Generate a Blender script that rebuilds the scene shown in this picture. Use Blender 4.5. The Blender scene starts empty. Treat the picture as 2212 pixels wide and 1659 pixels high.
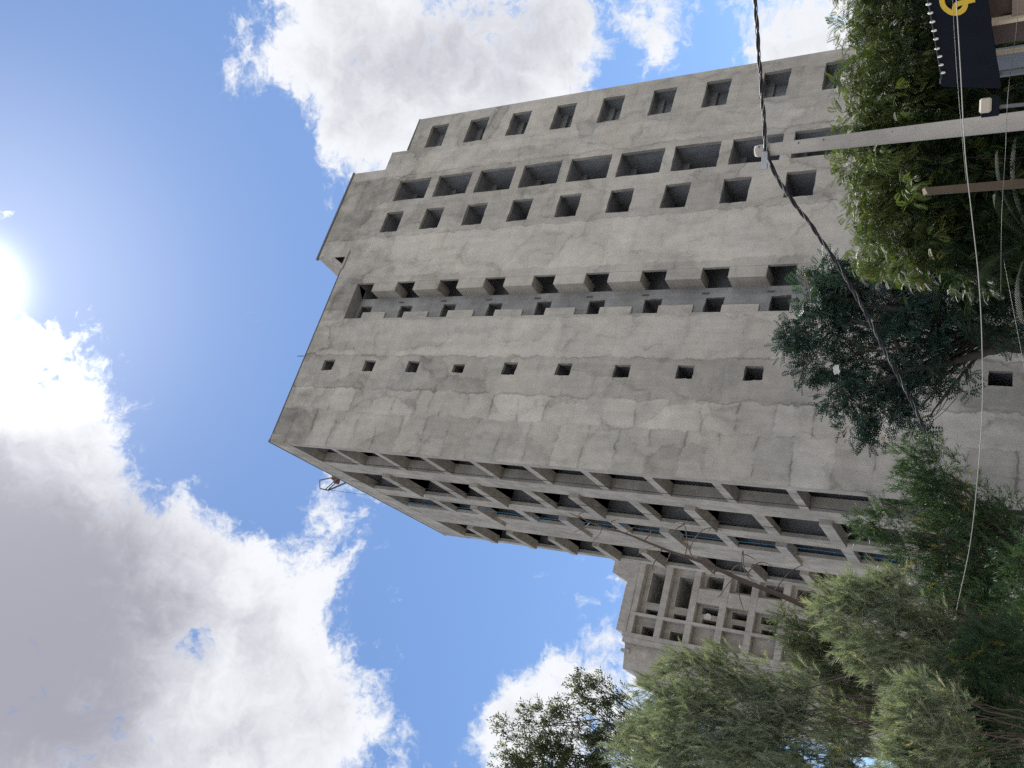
import bpy, bmesh, math, random
import numpy as np
from mathutils import Vector, Matrix

S = bpy.context.scene
COL = S.collection
rng = np.random.default_rng(7)
random.seed(7)
R_ = math.radians

# ------------------------------------------------------------------ camera
CAM_R = np.array([0.99952099, -0.01650156, 0.02618177])
CAM_U = np.array([-0.03094812, -0.53294515, 0.84558363])
CAM_F = np.array([0.0, 0.84598887, 0.53320056])
FOC = 3530.0 / 4080 * 2212          # focal length in units where the photo is 2212 wide
EYE = np.array([0.0, 0.0, 1.6])
cam = bpy.data.cameras.new('camera')
cam.sensor_fit = 'HORIZONTAL'; cam.sensor_width = 36.0; cam.lens = 3530.0 / 4080 * 36
cam.clip_start = 0.1; cam.clip_end = 6000
camo = bpy.data.objects.new('camera', cam); COL.objects.link(camo)
# the phone was held on its side: picture left is up in the world
mx = Matrix.Identity(4)
for i in range(3):
    mx[i][0] = -CAM_U[i]; mx[i][1] = CAM_R[i]; mx[i][2] = -CAM_F[i]; mx[i][3] = EYE[i]
camo.matrix_world = mx
S.camera = camo

def ray(px, py):
    d = CAM_F * FOC + CAM_R * (829.5 - py) + CAM_U * (1106 - px)
    return d / np.linalg.norm(d)
def at(px, py, Y):
    d = ray(px, py)
    return EYE + d * (Y / d[1])
def ppm(px, py, Y):
    """metres per picture unit at that place"""
    return np.linalg.norm(at(px, py, Y) - EYE) / FOC

# ------------------------------------------------------------------ node helper
class NT:
    def __init__(s, tree): s.t = tree; s.n = tree.nodes; s.l = tree.links
    def _in(s, sock, v):
        if hasattr(v, 'is_output') or isinstance(v, bpy.types.NodeSocket): s.l.new(v, sock)
        elif v is not None: sock.default_value = v
    def m(s, op, a, b=None, c=None, clamp=False):
        n = s.n.new('ShaderNodeMath'); n.operation = op; n.use_clamp = clamp
        s._in(n.inputs[0], a); s._in(n.inputs[1], b)
        if c is not None: s._in(n.inputs[2], c)
        return n.outputs[0]
    def vm(s, op, a, b=None, out=0):
        n = s.n.new('ShaderNodeVectorMath'); n.operation = op
        s._in(n.inputs[0], a); s._in(n.inputs[1], b)
        return n.outputs[out]
    def noise(s, vec, scale, detail=4, rough=.55, dist=0, col=False, lac=2.0):
        n = s.n.new('ShaderNodeTexNoise'); s._in(n.inputs['Vector'], vec)
        n.inputs['Scale'].default_value = scale; n.inputs['Detail'].default_value = detail
        n.inputs['Roughness'].default_value = rough; n.inputs['Distortion'].default_value = dist
        n.inputs['Lacunarity'].default_value = lac
        return n.outputs['Color' if col else 'Fac']
    def vor(s, vec, scale, feature='F1', out='Color'):
        n = s.n.new('ShaderNodeTexVoronoi'); n.feature = feature; s._in(n.inputs['Vector'], vec); n.inputs['Scale'].default_value = scale
        return n.outputs[out]
    def white(s, vec):
        n = s.n.new('ShaderNodeTexWhiteNoise'); s._in(n.inputs['Vector'], vec); return n.outputs['Value']
    def sep(s, v):
        n = s.n.new('ShaderNodeSeparateXYZ'); s._in(n.inputs[0], v); return n.outputs
    def comb(s, x, y, z):
        n = s.n.new('ShaderNodeCombineXYZ')
        for i, v in enumerate((x, y, z)): s._in(n.inputs[i], v)
        return n.outputs[0]
    def mr(s, v, a, b, c=0., d=1., smooth=True):
        n = s.n.new('ShaderNodeMapRange'); n.interpolation_type = 'SMOOTHSTEP' if smooth else 'LINEAR'
        s._in(n.inputs[0], v)
        for i, x in enumerate((a, b, c, d)): s._in(n.inputs[1 + i], x)
        return n.outputs[0]
    def mix(s, f, a, b, blend='MIX'):
        n = s.n.new('ShaderNodeMix'); n.data_type = 'RGBA'; n.blend_type = blend
        s._in(n.inputs[0], f); s._in(n.inputs[6], a); s._in(n.inputs[7], b)
        return n.outputs[2]
    def attr(s, name):
        n = s.n.new('ShaderNodeAttribute'); n.attribute_name = name; return n.outputs['Fac']
    def obj(s):
        return s.n.new('ShaderNodeTexCoord').outputs['Object']
    def bump(s, h, strength, dist=.02):
        n = s.n.new('ShaderNodeBump'); n.inputs['Strength'].default_value = strength
        n.inputs['Distance'].default_value = dist; s._in(n.inputs['Height'], h); return n.outputs[0]

def c4(*c): return (c[0], c[1], c[2], 1.0)
def new_mat(name):
    m = bpy.data.materials.new(name); m.use_nodes = True
    t = m.node_tree; t.nodes.clear()
    out = t.nodes.new('ShaderNodeOutputMaterial'); bs = t.nodes.new('ShaderNodeBsdfPrincipled')
    t.links.new(bs.outputs[0], out.inputs[0])
    return m, NT(t), bs, out

# ------------------------------------------------------------------ sky, sun, exposure
SUN = ray(-72, 618); SUN /= np.linalg.norm(SUN)
SUN_EL = math.asin(SUN[2]); SUN_AZ = math.atan2(SUN[0], SUN[1])      # azimuth from +Y towards +X
SKY_STRENGTH = 0.10
EXPOSURE = 1.0
W = bpy.data.worlds.new('World'); S.world = W; W.use_nodes = True
wt = NT(W.node_tree); W.node_tree.nodes.clear()
wout = wt.n.new('ShaderNodeOutputWorld'); bg = wt.n.new('ShaderNodeBackground')
wt.l.new(bg.outputs[0], wout.inputs[0]); bg.inputs[1].default_value = SKY_STRENGTH
sky = wt.n.new('ShaderNodeTexSky'); sky.sky_type = 'NISHITA'; sky.sun_disc = False
sky.sun_elevation = SUN_EL; sky.sun_rotation = SUN_AZ
sky.altitude = 800; sky.air_density = 1.0; sky.dust_density = 0.15; sky.ozone_density = 1.4
D = wt.n.new('ShaderNodeTexCoord').outputs['Generated']
dz = wt.sep(D)
# clouds: fractal noise on the sphere of directions, gathered where the photograph has them
LOBES = [  # picture x, y, radius, amount
    (690, 60, 110, .95), (800, 110, 160, 1.0), (960, 60, 190, 1.0), (1130, 20, 150, .95), (860, 260, 130, .75),
    (760, 330, 80, .55), (1040, 210, 150, .8), (1220, 90, 90, .75), (1400, 40, 90, .8), (1420, 110, 30, .3), (1780, 40, 130, .85), (1650, 120, 50, .35),
    (700, 462, 36, .62),
    (20, 745, 60, .7), (-150, 950, 200, .9), (20, 960, 110, .85), (190, 890, 50, .35), (120, 1250, 260, 1.1), (60, 1500, 330, 1.1), (330, 1210, 100, .8), (470, 1230, 70, .6),
    (560, 1260, 110, .75), (690, 1250, 55, .5), (620, 1430, 120, .75), (540, 1570, 180, .9), (740, 1540, 60, .5), (870, 1400, 34, .45), (700, 1080, 60, .55), (690, 1020, 40, .45), (850, 1290, 36, .42), (850, 1190, 32, .38),
    (1090, 1540, 60, .8), (1170, 1490, 60, .8), (1110, 1640, 120, .85), (1300, 1520, 110, .7), (432, 212, 26, .42), (510, 170, 36, .45), (545, 680, 30, .34), (540, 850, 24, .3),
    (1106, 830, 1100, -.5), (60, 60, 300, -.6), (420, 980, 110, -.5), (600, 1080, 80, -.5), (400, 90, 130, -.6), (330, 200, 120, -.3), (440, 1385, 62, -.8), (330, 960, 60, -.35), (60, 830, 30, -.5),
    (420, 480, 330, -.75), (600, 700, 240, -.5), (1050, 1300, 200, -.8), (1000, 1420, 100, -.4), (1560, 90, 60, -.7), (1340, 150, 40, -.4), (560, 1010, 90, -.45), (920, 1510, 75, -.9), (940, 1640, 70, -.9), (970, 1300, 90, -.5), (880, 1180, 60, -.3)]
acc = None
for px, py, rp, amt in LOBES:
    d = ray(px, py); k = 1.0 / (1 - math.cos(rp / FOC))
    dt = wt.vm('DOT_PRODUCT', D, tuple(d), out=1)
    e = wt.m('EXPONENT', wt.m('MULTIPLY_ADD', dt, k, -k))
    acc = wt.m('MULTIPLY_ADD', e, amt, acc if acc is not None else 0.0)
wob = wt.vm('ADD', D, wt.vm('MULTIPLY', wt.vm('SUBTRACT', wt.noise(D, 9, 5, .6, col=True), (.5, .5, .5)), (.11, .11, .11)))
nA = wt.noise(wob, 7.0, 10, .62)
nB = wt.noise(wob, 24, 9, .66)
nC = wt.noise(wt.vm('ADD', wob, (3.1, 1.7, .4)), 70, 6, .65)
nL = wt.noise(D, 2.3, 3, .5)
base = wt.m('ADD', wt.m('MINIMUM', acc, 1.10), wt.m('MULTIPLY_ADD', nL, 1.3, -.42))       # cloud cover elsewhere too, raised out of view to brighten the facade
field = wt.m('ADD', base, wt.m('MULTIPLY_ADD', nA, 4.2, -2.1))
field = wt.m('ADD', field, wt.m('MULTIPLY_ADD', nB, 2.6, -1.3))
field = wt.m('ADD', field, wt.m('MULTIPLY_ADD', nC, 1.3, -.65))
dens = wt.mr(field, -.05, .85)
# how much cloud the light has to cross: bulk plus its own billows
nD = wt.noise(wt.vm('ADD', wob, (.35, .12, .2)), 9, 9, .58)
acc2 = None
for px, py, rp, amt in ((40, 1150, 200, .8), (20, 1400, 260, .9), (150, 1600, 260, .8), (320, 1330, 130, .5), (-200, 1200, 300, .9), (1010, 110, 170, .75), (830, 130, 100, .5), (1180, 60, 120, .5)):
    d = ray(px, py); k = 1.0 / (1 - math.cos(rp / FOC))
    e = wt.m('EXPONENT', wt.m('MULTIPLY_ADD', wt.vm('DOT_PRODUCT', D, tuple(d), out=1), k, -k))
    acc2 = wt.m('MULTIPLY_ADD', e, amt, acc2 if acc2 is not None else 0.0)
th0 = wt.m('ADD', wt.m('MULTIPLY', field, .30), wt.m('MULTIPLY_ADD', nD, 2.2, -1.1))
th0 = wt.m('ADD', th0, wt.m('MULTIPLY', acc2, .85))
thick = wt.mr(th0, .10, 1.95)
sdot = wt.vm('DOT_PRODUCT', D, tuple(SUN), out=1)
near = wt.mr(sdot, .984, .9995)
opp = wt.mr(sdot, -.2, .7)                     # clouds away from the sun: front-lit, brightened to fill the facade
front = wt.mr(sdot, -.2, .6)
white = wt.mix(near, wt.mix(front, c4(15.0, 14.3, 13.4), c4(4.7, 4.8, 5.0)), c4(9.5, 9.5, 9.2))
grey = wt.mix(opp, c4(15.0, 14.3, 13.4), c4(2.0, 2.0, 2.35))
cloud = wt.mix(thick, white, grey)
halo = wt.m('ADD', wt.m('MULTIPLY', wt.m('EXPONENT', wt.m('MULTIPLY_ADD', sdot, 1600, -1600)), 13),
            wt.m('MULTIPLY', wt.m('EXPONENT', wt.m('MULTIPLY_ADD', sdot, 60, -60)), 1.5))
skyc = wt.mix(1.0, sky.outputs[0], c4(.72, .785, .85), 'MULTIPLY')
skyc = wt.mix(dens, skyc, cloud)
skyc = wt.mix(1.0, skyc, wt.mix(1.0, c4(1, 1, 1), wt.comb(halo, halo, halo), 'MULTIPLY'), 'ADD')
wt.l.new(skyc, bg.inputs[0])

sun = bpy.data.lights.new('sun', 'SUN'); sun.energy = 4.6; sun.angle = R_(0.5); sun.color = (1.0, .96, .90)
suno = bpy.data.objects.new('sun', sun); COL.objects.link(suno)
suno.rotation_mode = 'QUATERNION'
suno.rotation_quaternion = Vector(SUN).to_track_quat('Z', 'Y')
suno.location = (0, 0, 80)

S.view_settings.view_transform = 'Standard'; S.view_settings.look = 'None'
S.view_settings.gamma = 1.0; S.view_settings.use_curve_mapping = False
S.view_settings.exposure = EXPOSURE
S.render.engine = 'CYCLES'
S.cycles.use_denoising = False
S.cycles.max_bounces = 8; S.cycles.diffuse_bounces = 5; S.cycles.transmission_bounces = 4; S.cycles.transparent_max_bounces = 8
S.cycles.caustics_reflective = False; S.cycles.caustics_refractive = False

# ------------------------------------------------------------------ mesh helpers
def link(name, me, mat=None, parent=None):
    o = bpy.data.objects.new(name, me); COL.objects.link(o)
    if mat is not None and me is not None: me.materials.append(mat)
    if parent is not None: o.parent = parent
    return o
def empty(name, loc=(0, 0, 0), rz=0):
    o = bpy.data.objects.new(name, None); COL.objects.link(o)
    o.location = loc; o.rotation_euler = (0, 0, rz); o.empty_display_size = .3
    return o
def tag(o, label=None, cat=None, group=None, kind=None):
    if label: o['label'] = label
    if cat: o['category'] = cat
    if group: o['group'] = group
    if kind: o['kind'] = kind
    return o
class MB:
    def __init__(s): s.v = []; s.f = []
    def poly(s, *pts):
        i = len(s.v); s.v += [tuple(p) for p in pts]; s.f.append(tuple(range(i, i + len(pts))))
    def hexa(s, p):      # p: 8 points, bottom ring 0-3, top ring 4-7
        i = len(s.v); s.v += [tuple(q) for q in p]
        for f in ((3, 2, 1, 0), (4, 5, 6, 7), (0, 1, 5, 4), (1, 2, 6, 5), (2, 3, 7, 6), (3, 0, 4, 7)):
            s.f.append(tuple(i + k for k in f))
    def box(s, x0, x1, y0, y1, z0, z1, xf=None):
        p = [(x0, y0, z0), (x1, y0, z0), (x1, y1, z0), (x0, y1, z0), (x0, y0, z1), (x1, y0, z1), (x1, y1, z1), (x0, y1, z1)]
        s.hexa([xf(*q) for q in p] if xf else p)
    def tube(s, pts, rad, n=8, cap=True):
        pts = [Vector(p) for p in pts]; rings = []
        if not hasattr(rad, '__len__'): rad = [rad] * len(pts)
        up = None
        for i, p in enumerate(pts):
            t = (pts[min(i + 1, len(pts) - 1)] - pts[max(i - 1, 0)]).normalized()
            if up is None: up = t.orthogonal().normalized()
            up = (up - t * up.dot(t))
            up = up.normalized() if up.length > 1e-6 else t.orthogonal().normalized()
            b = t.cross(up); k = len(s.v)
            for j in range(n):
                a = 2 * math.pi * j / n
                s.v.append(tuple(p + (up * math.cos(a) + b * math.sin(a)) * rad[i]))
            rings.append(k)
        for i in range(len(rings) - 1):
            for j in range(n):
                s.f.append((rings[i] + j, rings[i] + (j + 1) % n, rings[i + 1] + (j + 1) % n, rings[i + 1] + j))
        if cap:
            s.f.append(tuple(rings[0] + j for j in reversed(range(n)))); s.f.append(tuple(rings[-1] + j for j in range(n)))
    def build(s, name, mat, parent=None, smooth=False, bevel=0, first=None):
        me = bpy.data.meshes.new(name); me.from_pydata(s.v, [], s.f); me.update()
        if smooth: me.polygons.foreach_set('use_smooth', [True] * len(me.polygons))
        if bevel:
            bm = bmesh.new(); bm.from_mesh(me)
            bmesh.ops.bevel(bm, geom=bm.edges[:], offset=bevel, segments=1, affect='EDGES'); bm.to_mesh(me); bm.free()
        o = link(name, me, mat, parent)
        if first:                  # the first faces wear another material (the plastered reveal of an opening)
            me.materials.append(first[1]); me.polygons.foreach_set('material_index', [1 if i < first[0] else 0 for i in range(len(me.polygons))])
        return o

# ------------------------------------------------------------------ materials
def concrete(name, light, dark, facade=False, grain=1.0, vert=True):
    m, t, bs, out = new_mat(name)
    P = t.obj(); x, y, z = t.sep(P)
    big = t.noise(P, .33, 5, .6)
    med = t.noise(P, 1.5, 6, .62)
    st = t.noise(t.vm('MULTIPLY', P, (2.4, 2.4, .30)), 1.0, 5, .6)
    fine = t.noise(P, 11, 6, .7)
    tone = t.m('ADD', t.m('MULTIPLY', big, .55), t.m('MULTIPLY', st, .45))
    tone = t.m('ADD', tone, t.m('MULTIPLY', t.m('SUBTRACT', med, .5), .6))
    tone = t.mr(tone, .30, .72, smooth=False)
    rel = t.m('MULTIPLY', fine, .5)
    if facade:
        tone = t.m('MULTIPLY_ADD', t.m('SUBTRACT', tone, .5), .50, .5)
        wu = t.noise(t.vm('MULTIPLY', P, (.6, .6, 1.0)), 1.0, 6, .68); wz = t.noise(t.vm('ADD', P, (31, 7, 3)), .9, 5, .62)
        uu = t.m('MULTIPLY_ADD', t.m('SUBTRACT', wu, .5), 1.0, x); zz = t.m('MULTIPLY_ADD', t.m('SUBTRACT', wz, .5), .75, z)
        # vertical pours of plaster: wandering joints, each pour with its own tone
        edges = [2.05, 3.55, 5.75, 8.15, 11.3, 14.35, 16.75, 19.35, 21.25]
        cu = None; line = None; band = None
        for e, dl, str_ in zip(edges, (.18, -.26, .25, -.14, .20, -.30, .04, .16, -.12), (.3, 1, .9, .3, .2, .6, .2, .7, .3)):
            stp = t.m('GREATER_THAN', uu, e); cu = stp if cu is None else t.m('ADD', cu, stp)
            st_ = t.m('MULTIPLY', t.mr(uu, e - .05, e + .05), dl); band = st_ if band is None else t.m('ADD', band, st_)
            l = t.mr(t.m('ABSOLUTE', t.m('SUBTRACT', uu, e)), .008, .075, 1.0, 0.0)
            l = t.m('MULTIPLY', l, str_); line = l if line is None else t.m('MAXIMUM', line, l)
        line = t.m('MULTIPLY', line, t.mr(t.noise(t.vm('ADD', P, (5, 5, 9)), .55, 4, .6), .30, .58))
        tone = t.m('ADD', tone, band)
        # irregular plaster patches with tide marks where they dried
        wv = t.vm('ADD', t.vm('MULTIPLY', P, (.42, 0, .30)), t.vm('MULTIPLY', t.vm('SUBTRACT', t.noise(P, .55, 6, .62, col=True), (.5, .5, .5)), (.95, 0, .95)))
        pc = t.sep(t.vor(wv, 1.0))[0]; pe = t.vor(wv, 1.0, 'DISTANCE_TO_EDGE', 'Distance')
        tone = t.m('ADD', tone, t.m('MULTIPLY', t.m('SUBTRACT', pc, .5), .30))
        ring = t.m('MULTIPLY', t.mr(pe, .0, .055, 1.0, 0.0), t.mr(t.noise(t.vm('ADD', P, (2, 4, 6)), .7, 3, .5), .40, .64))
        tone = t.m('SUBTRACT', tone, t.m('MULTIPLY', ring, .28))
        tone = t.m('ADD', tone, t.m('MULTIPLY', t.mr(pe, .05, .30, 0.0, 1.0), .10))
        # lift joints: clear and close together near the outer corner, faint elsewhere
        fz = t.m('MULTIPLY_ADD', cu, .37, t.m('DIVIDE', zz, 1.6)); fr = t.m('FRACT', fz); cz = t.m('FLOOR', fz)
        dd = t.m('MINIMUM', fr, t.m('SUBTRACT', 1.0, fr))
        brk = t.mr(t.noise(P, .8, 4, .6), .40, .62); cor = t.mr(x, 3.4, 3.8, 1.0, .32)
        zl = t.m('MULTIPLY', t.m('MULTIPLY', t.mr(dd, .0, .045, 1.0, 0.0), brk), cor)
        soft = t.m('MULTIPLY', t.m('MULTIPLY', t.mr(dd, .0, .2, 1.0, 0.0), brk), cor)
        cell = t.white(t.comb(cu, cz, 3.0))
        tone = t.m('ADD', tone, t.m('MULTIPLY', t.m('MULTIPLY', t.m('SUBTRACT', cell, .5), .30), cor))
        tone = t.m('SUBTRACT', tone, t.m('MULTIPLY', soft, .16))
        tone = t.m('MULTIPLY_ADD', t.m('SUBTRACT', tone, .5), .80, .5)
        # blotchy damp growth on the top storey and along the outer corner
        damp = t.m('MULTIPLY', t.mr(z, 34.5, 41.0), t.mr(t.noise(t.vm('ADD', P, (9, 0, 2)), .45, 5, .6), .36, .60))
        tone = t.m('SUBTRACT', tone, t.m('MULTIPLY', damp, .26))
        crack = t.m('MAXIMUM', line, zl)
        tone = t.m('SUBTRACT', tone, t.m('MULTIPLY', crack, .33))
        rel = t.m('SUBTRACT', rel, t.m('MULTIPLY', crack, .9))
    tone = t.m('ADD', tone, t.m('MULTIPLY', t.m('SUBTRACT', fine, .5), (.20 if facade else .34) * grain), clamp=True)
    col = t.mix(tone, c4(*dark), c4(*light))
    hue = t.noise(t.vm('ADD', P, (3, 1, 8)), .5, 3, .5)
    col = t.mix(1.0, col, t.mix(hue, c4(.95, .985, 1.02), c4(1.045, 1.0, .955)), 'MULTIPLY')
    bs.inputs['Roughness'].default_value = .92; bs.inputs['Specular IOR Level'].default_value = .2
    t.l.new(col, bs.inputs['Base Color'])
    t.l.new(t.bump(rel, .5, .03), bs.inputs['Normal'])
    return m
def flat(name, col, rough=.7, var=.25, scale=6, metal=0, spec=.4):
    m, t, bs, out = new_mat(name)
    n = t.noise(t.obj(), scale, 5, .6)
    c = t.mix(n, c4(*[k * (1 - var) for k in col]), c4(*[min(1, k * (1 + var)) for k in col]))
    t.l.new(c, bs.inputs['Base Color']); bs.inputs['Roughness'].default_value = rough
    bs.inputs['Metallic'].default_value = metal; bs.inputs['Specular IOR Level'].default_value = spec
    t.l.new(t.bump(n, .25, .01), bs.inputs['Normal'])
    return m
def leafmat(name, a, b, c, trans=.35):
    """colour runs from a to b, with a few leaves of colour c"""
    m, t, bs, out = new_mat(name)
    k = t.attr('tone')
    col = t.mix(t.mr(k, 0.0, .85, smooth=False), c4(*a), c4(*b))
    col = t.mix(t.mr(k, .93, .97), col, c4(*c))
    t.l.new(col, bs.inputs['Base Color']); bs.inputs['Roughness'].default_value = .55
    bs.inputs['Specular IOR Level'].default_value = .3
    tr = t.n.new('ShaderNodeBsdfTranslucent')
    tc = t.mix(1.0, col, c4(1.25, 1.35, .7), 'MULTIPLY'); t.l.new(tc, tr.inputs[0])
    mx = t.n.new('ShaderNodeMixShader'); mx.inputs[0].default_value = trans
    t.l.new(bs.outputs[0], mx.inputs[1]); t.l.new(tr.outputs[0], mx.inputs[2]); t.l.new(mx.outputs[0], out.inputs[0])
    return m

M_FAC = concrete('plastered_concrete', (.565, .517, .45), (.175, .161, .139), facade=True)
M_CON = concrete('cast_concrete', (.42, .386, .34), (.205, .19, .168))
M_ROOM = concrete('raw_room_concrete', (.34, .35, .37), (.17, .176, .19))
M_ROOM2 = concrete('pale_room_concrete', (.50, .48, .45), (.30, .29, .28))
M_CON2 = concrete('weathered_concrete', (.47, .435, .395), (.25, .234, .213))
M_CAP = flat('dark_flashing', (.10, .105, .11), .6)
M_RUST = flat('rusty_steel', (.17, .06, .035), .75, .4, 14)
M_STEEL = flat('grey_steel', (.33, .33, .33), .5, .2, 9, .6)
M_DARK = flat('black_cloth', (.010, .012, .017), .95, .3, 3, 0, .08)
M_YEL = flat('yellow_print', (.66, .42, .02), .55, .12)
M_BARK = flat('dark_bark', (.055, .042, .034), .9, .4, 9)
M_BARKD = flat('shaded_bark', (.022, .018, .015), .95, .4, 9, 0, .1)  # bark darkened so the inner limbs look shaded
M_BARE = flat('dead_bark', (.075, .054, .043), .9, .45, 11)
M_WOOD = flat('brown_timber', (.085, .058, .036), .8, .35, 5)
M_CABLE = flat('black_cable', (.012, .012, .016), .45, .2, 20)
M_PALE = flat('pale_cable', (.22, .215, .205), .6, .2, 20)
M_BLUE = flat('blue_rope', (.03, .20, .38), .7, .2, 20)
M_BULB = flat('milky_glass', (.8, .77, .68), .3, .05)
M_LAMP = flat('cream_plastic', (.42, .37, .29), .45, .08)

# ------------------------------------------------------------------ ground
def ground():
    m, t, bs, out = new_mat('dry_earth')
    P = t.obj(); n = t.noise(P, .25, 8, .62); f = t.noise(P, 5, 6, .65)
    c = t.mix(n, c4(.14, .138, .132), c4(.24, .235, .225)); c = t.mix(t.mr(f, .4, .7), c, c4(.19, .185, .175))
    t.l.new(c, bs.inputs['Base Color']); bs.inputs['Roughness'].default_value = .95
    t.l.new(t.bump(f, .6, .05), bs.inputs['Normal'])
    v = []; f = []
    xs = np.concatenate([[-3000, -800, -250], np.arange(-100, 101, 4.0), [250, 800, 3000]])
    ys = np.concatenate([[-3000, -800, -250], np.arange(-60, 121, 4.0), [250, 800, 3000]])
    for yy in ys:
        for xx in xs:
            h = .12 * math.sin(xx * .21 + 1.3) * math.cos(yy * .17) if max(abs(xx), abs(yy)) < 130 else -.2
            v.append((xx, yy, h - .12))
    nx = len(xs)
    for j in range(len(ys) - 1):
        for i in range(nx - 1):
            f.append((j * nx + i, j * nx + i + 1, (j + 1) * nx + i + 1, (j + 1) * nx + i))
    me = bpy.data.meshes.new('ground'); me.from_pydata(v, [], f); me.update()
    tag(link('ground', me, m), kind='structure')
ground()

# ------------------------------------------------------------------ the tower
TH = 0.47625171; CX, CY = -3.67444, 36.55224; ZT = 39.67238 + 1.6
tower = empty('concrete_tower', (CX, CY, 0), TH)
tag(tower, 'tall unfinished concrete tower of empty window openings that fills the middle of the view', 'building')
UB = -0.15; SK = R_(3.7); cs, sn = math.cos(SK), math.sin(SK)
H = 3.2
def jit(a): return float(rng.uniform(-a, a))

def room_shell(b, u0, u1, z0, z1, d0, d1):
    b.poly((u0, d1, z0), (u1, d1, z0), (u1, d1, z1), (u0, d1, z1))
    b.poly((u0, d0, z0), (u1, d0, z0), (u1, d1, z0), (u0, d1, z0))
    b.poly((u0, d0, z1), (u0, d1, z1), (u1, d1, z1), (u1, d0, z1))
    b.poly((u0, d0, z0), (u0, d1, z0), (u0, d1, z1), (u0, d0, z1))
    b.poly((u1, d0, z0), (u1, d0, z1), (u1, d1, z1), (u1, d1, z0))

def wall_strip(wall, us0, us1, ztop, zbot, holes, d=0.0, reveal=.20, deep=4.2, pad=.18, kind='window'):
    """a vertical strip of wall with openings; every opening becomes a part of its own"""
    zc = ztop
    for k, (u0, u1, z0, z1) in enumerate(holes):
        j = .03
        bl, br, tr, tl = [(u0 + jit(j), d, z0 + jit(j)), (u1 + jit(j), d, z0 + jit(j)), (u1 + jit(j), d, z1 + jit(j)), (u0 + jit(j), d, z1 + jit(j))]
        mid = lambda p, q, a: tuple((np.array(p) + np.array(q)) / 2 + np.array(a))
        # each edge of the opening gets two in-between points so that it is not ruler straight
        def edge(p, q, n=5):
            o = []
            for i in range(n):
                f = i / n; o.append((p[0] + (q[0] - p[0]) * f + (jit(.022) if i else 0), d, p[2] + (q[2] - p[2]) * f + (jit(.022) if i else 0)))
            return o
        e = [edge(bl, br), edge(br, tr), edge(tr, tl), edge(tl, bl)]
        BLo, BRo, TRo, TLo = (us0, d, z0 - .15), (us1, d, z0 - .15), (us1, d, z1 + .15), (us0, d, z1 + .15)
        if zc > z1 + .15 + 1e-4: wall.poly(TLo, TRo, (us1, d, zc), (us0, d, zc))
        wall.poly(BLo, BRo, br, *reversed(e[0]))
        wall.poly(BRo, TRo, tr, *reversed(e[1]))
        wall.poly(TRo, TLo, tl, *reversed(e[2]))
        wall.poly(TLo, BLo, bl, *reversed(e[3]))
        zc = z0 - .15
        b = MB(); ring = e[0] + e[1] + e[2] + e[3]
        for i in range(len(ring)):
            p, q = ring[i], ring[(i + 1) % len(ring)]
            b.poly(p, q, (q[0], d + reveal, q[2]), (p[0], d + reveal, p[2]))
        # inner face round the hole and the bare room behind it
        ru0, ru1, rz0, rz1 = u0 - pad, u1 + pad, z0 - .42 if (z1 - z0) < 2 else z0 - .2, z1 + .12
        i0 = [(q[0], d + reveal, q[2]) for q in (bl, br, tr, tl)]
        o0 = [(ru0, d + reveal, rz0), (ru1, d + reveal, rz0), (ru1, d + reveal, rz1), (ru0, d + reveal, rz1)]
        for i in range(4): b.poly(o0[i], o0[(i + 1) % 4], i0[(i + 1) % 4], i0[i])
        room_shell(b, ru0, ru1, rz0, rz1, d + reveal, d + deep)
        if kind == 'window_beam':    # a down-stand beam and a cross wall seen through the opening
            b.box(ru0 + .01, ru1 - .01, d + 1.0, d + 1.25, rz1 - .42, rz1 - .01)
            b.box(ru0 + (ru1 - ru0) * .62, ru1 - .01, d + 1.26, d + 1.4, rz0 + .01, rz1 - .01)
        elif kind == 'window_wide':
            b.box(ru0 + .01, ru1 - .01, d + 1.6, d + 1.85, rz1 - .36, rz1 - .01)
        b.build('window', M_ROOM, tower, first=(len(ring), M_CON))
    if zc > zbot: wall.poly((us0, d, zbot), (us1, d, zbot), (us1, d, zc), (us0, d, zc))

def rows(u0, u1, zt, hh, n=12, lo=2.2):
    return [(u0, u1, ZT + zt - H * k - hh, ZT + zt - H * k) for k in range(n) if ZT + zt - H * k - hh > lo]
wall = MB()
ZA = ZT - 1.2
wall.poly((UB, 0, 0), (3.2, 0, 0), (3.2, 0, ZA), (UB, 0, ZA))
h5 = rows(4.685, 5.381, -1.771, .83); h5[3] = (4.74, 5.22, h5[3][2] + .08, h5[3][3])
wall_strip(wall, 3.2, 6.9, ZA, 0, h5)
wall.poly((6.9, 0, 0), (8.28, 0, 0), (8.28, 0, ZA), (6.9, 0, ZA))
wall.poly((8.28, 0, ZT - 1.9), (10.85, 0, ZT - 1.9), (10.85, 0, ZA), (8.28, 0, ZA))
wall.poly((10.85, 0, 0), (13.9, 0, 0), (13.9, 0, ZA), (10.85, 0, ZA))
wall_strip(wall, 13.9, 16.8, ZA, 0, rows(14.763, 16.336, -1.988, 1.408))
wall_strip(wall, 16.8, 20.1, ZA, 0, rows(17.245, 18.951, -2.014, 2.592), kind='window_wide')
wall.poly((20.1, 0, 0), (20.9, 0, 0), (20.9, 0, ZA), (20.1, 0, ZA))
wall_strip(wall, 20.9, 24.3, ZT - 2.2, 0, rows(21.56, 23.461, -2.916, 1.41), kind='window_beam')
wall.poly((20.9, 0, ZT - 2.2), (21.57, 0, ZT - 2.2), (21.57, 0, ZT - .2), (20.9, 0, ZA))
wall.poly((20.9, 0, ZA), (21.57, 0, ZT - .2), (20.1, 0, ZT - .2), (20.1, 0, ZA))
wall.poly((21.57, 0, ZT - 2.2), (24.3, 0, ZT - 2.2), (24.3, 0, ZT - 1.52), (21.57, 0, ZT - 1.62))
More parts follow.
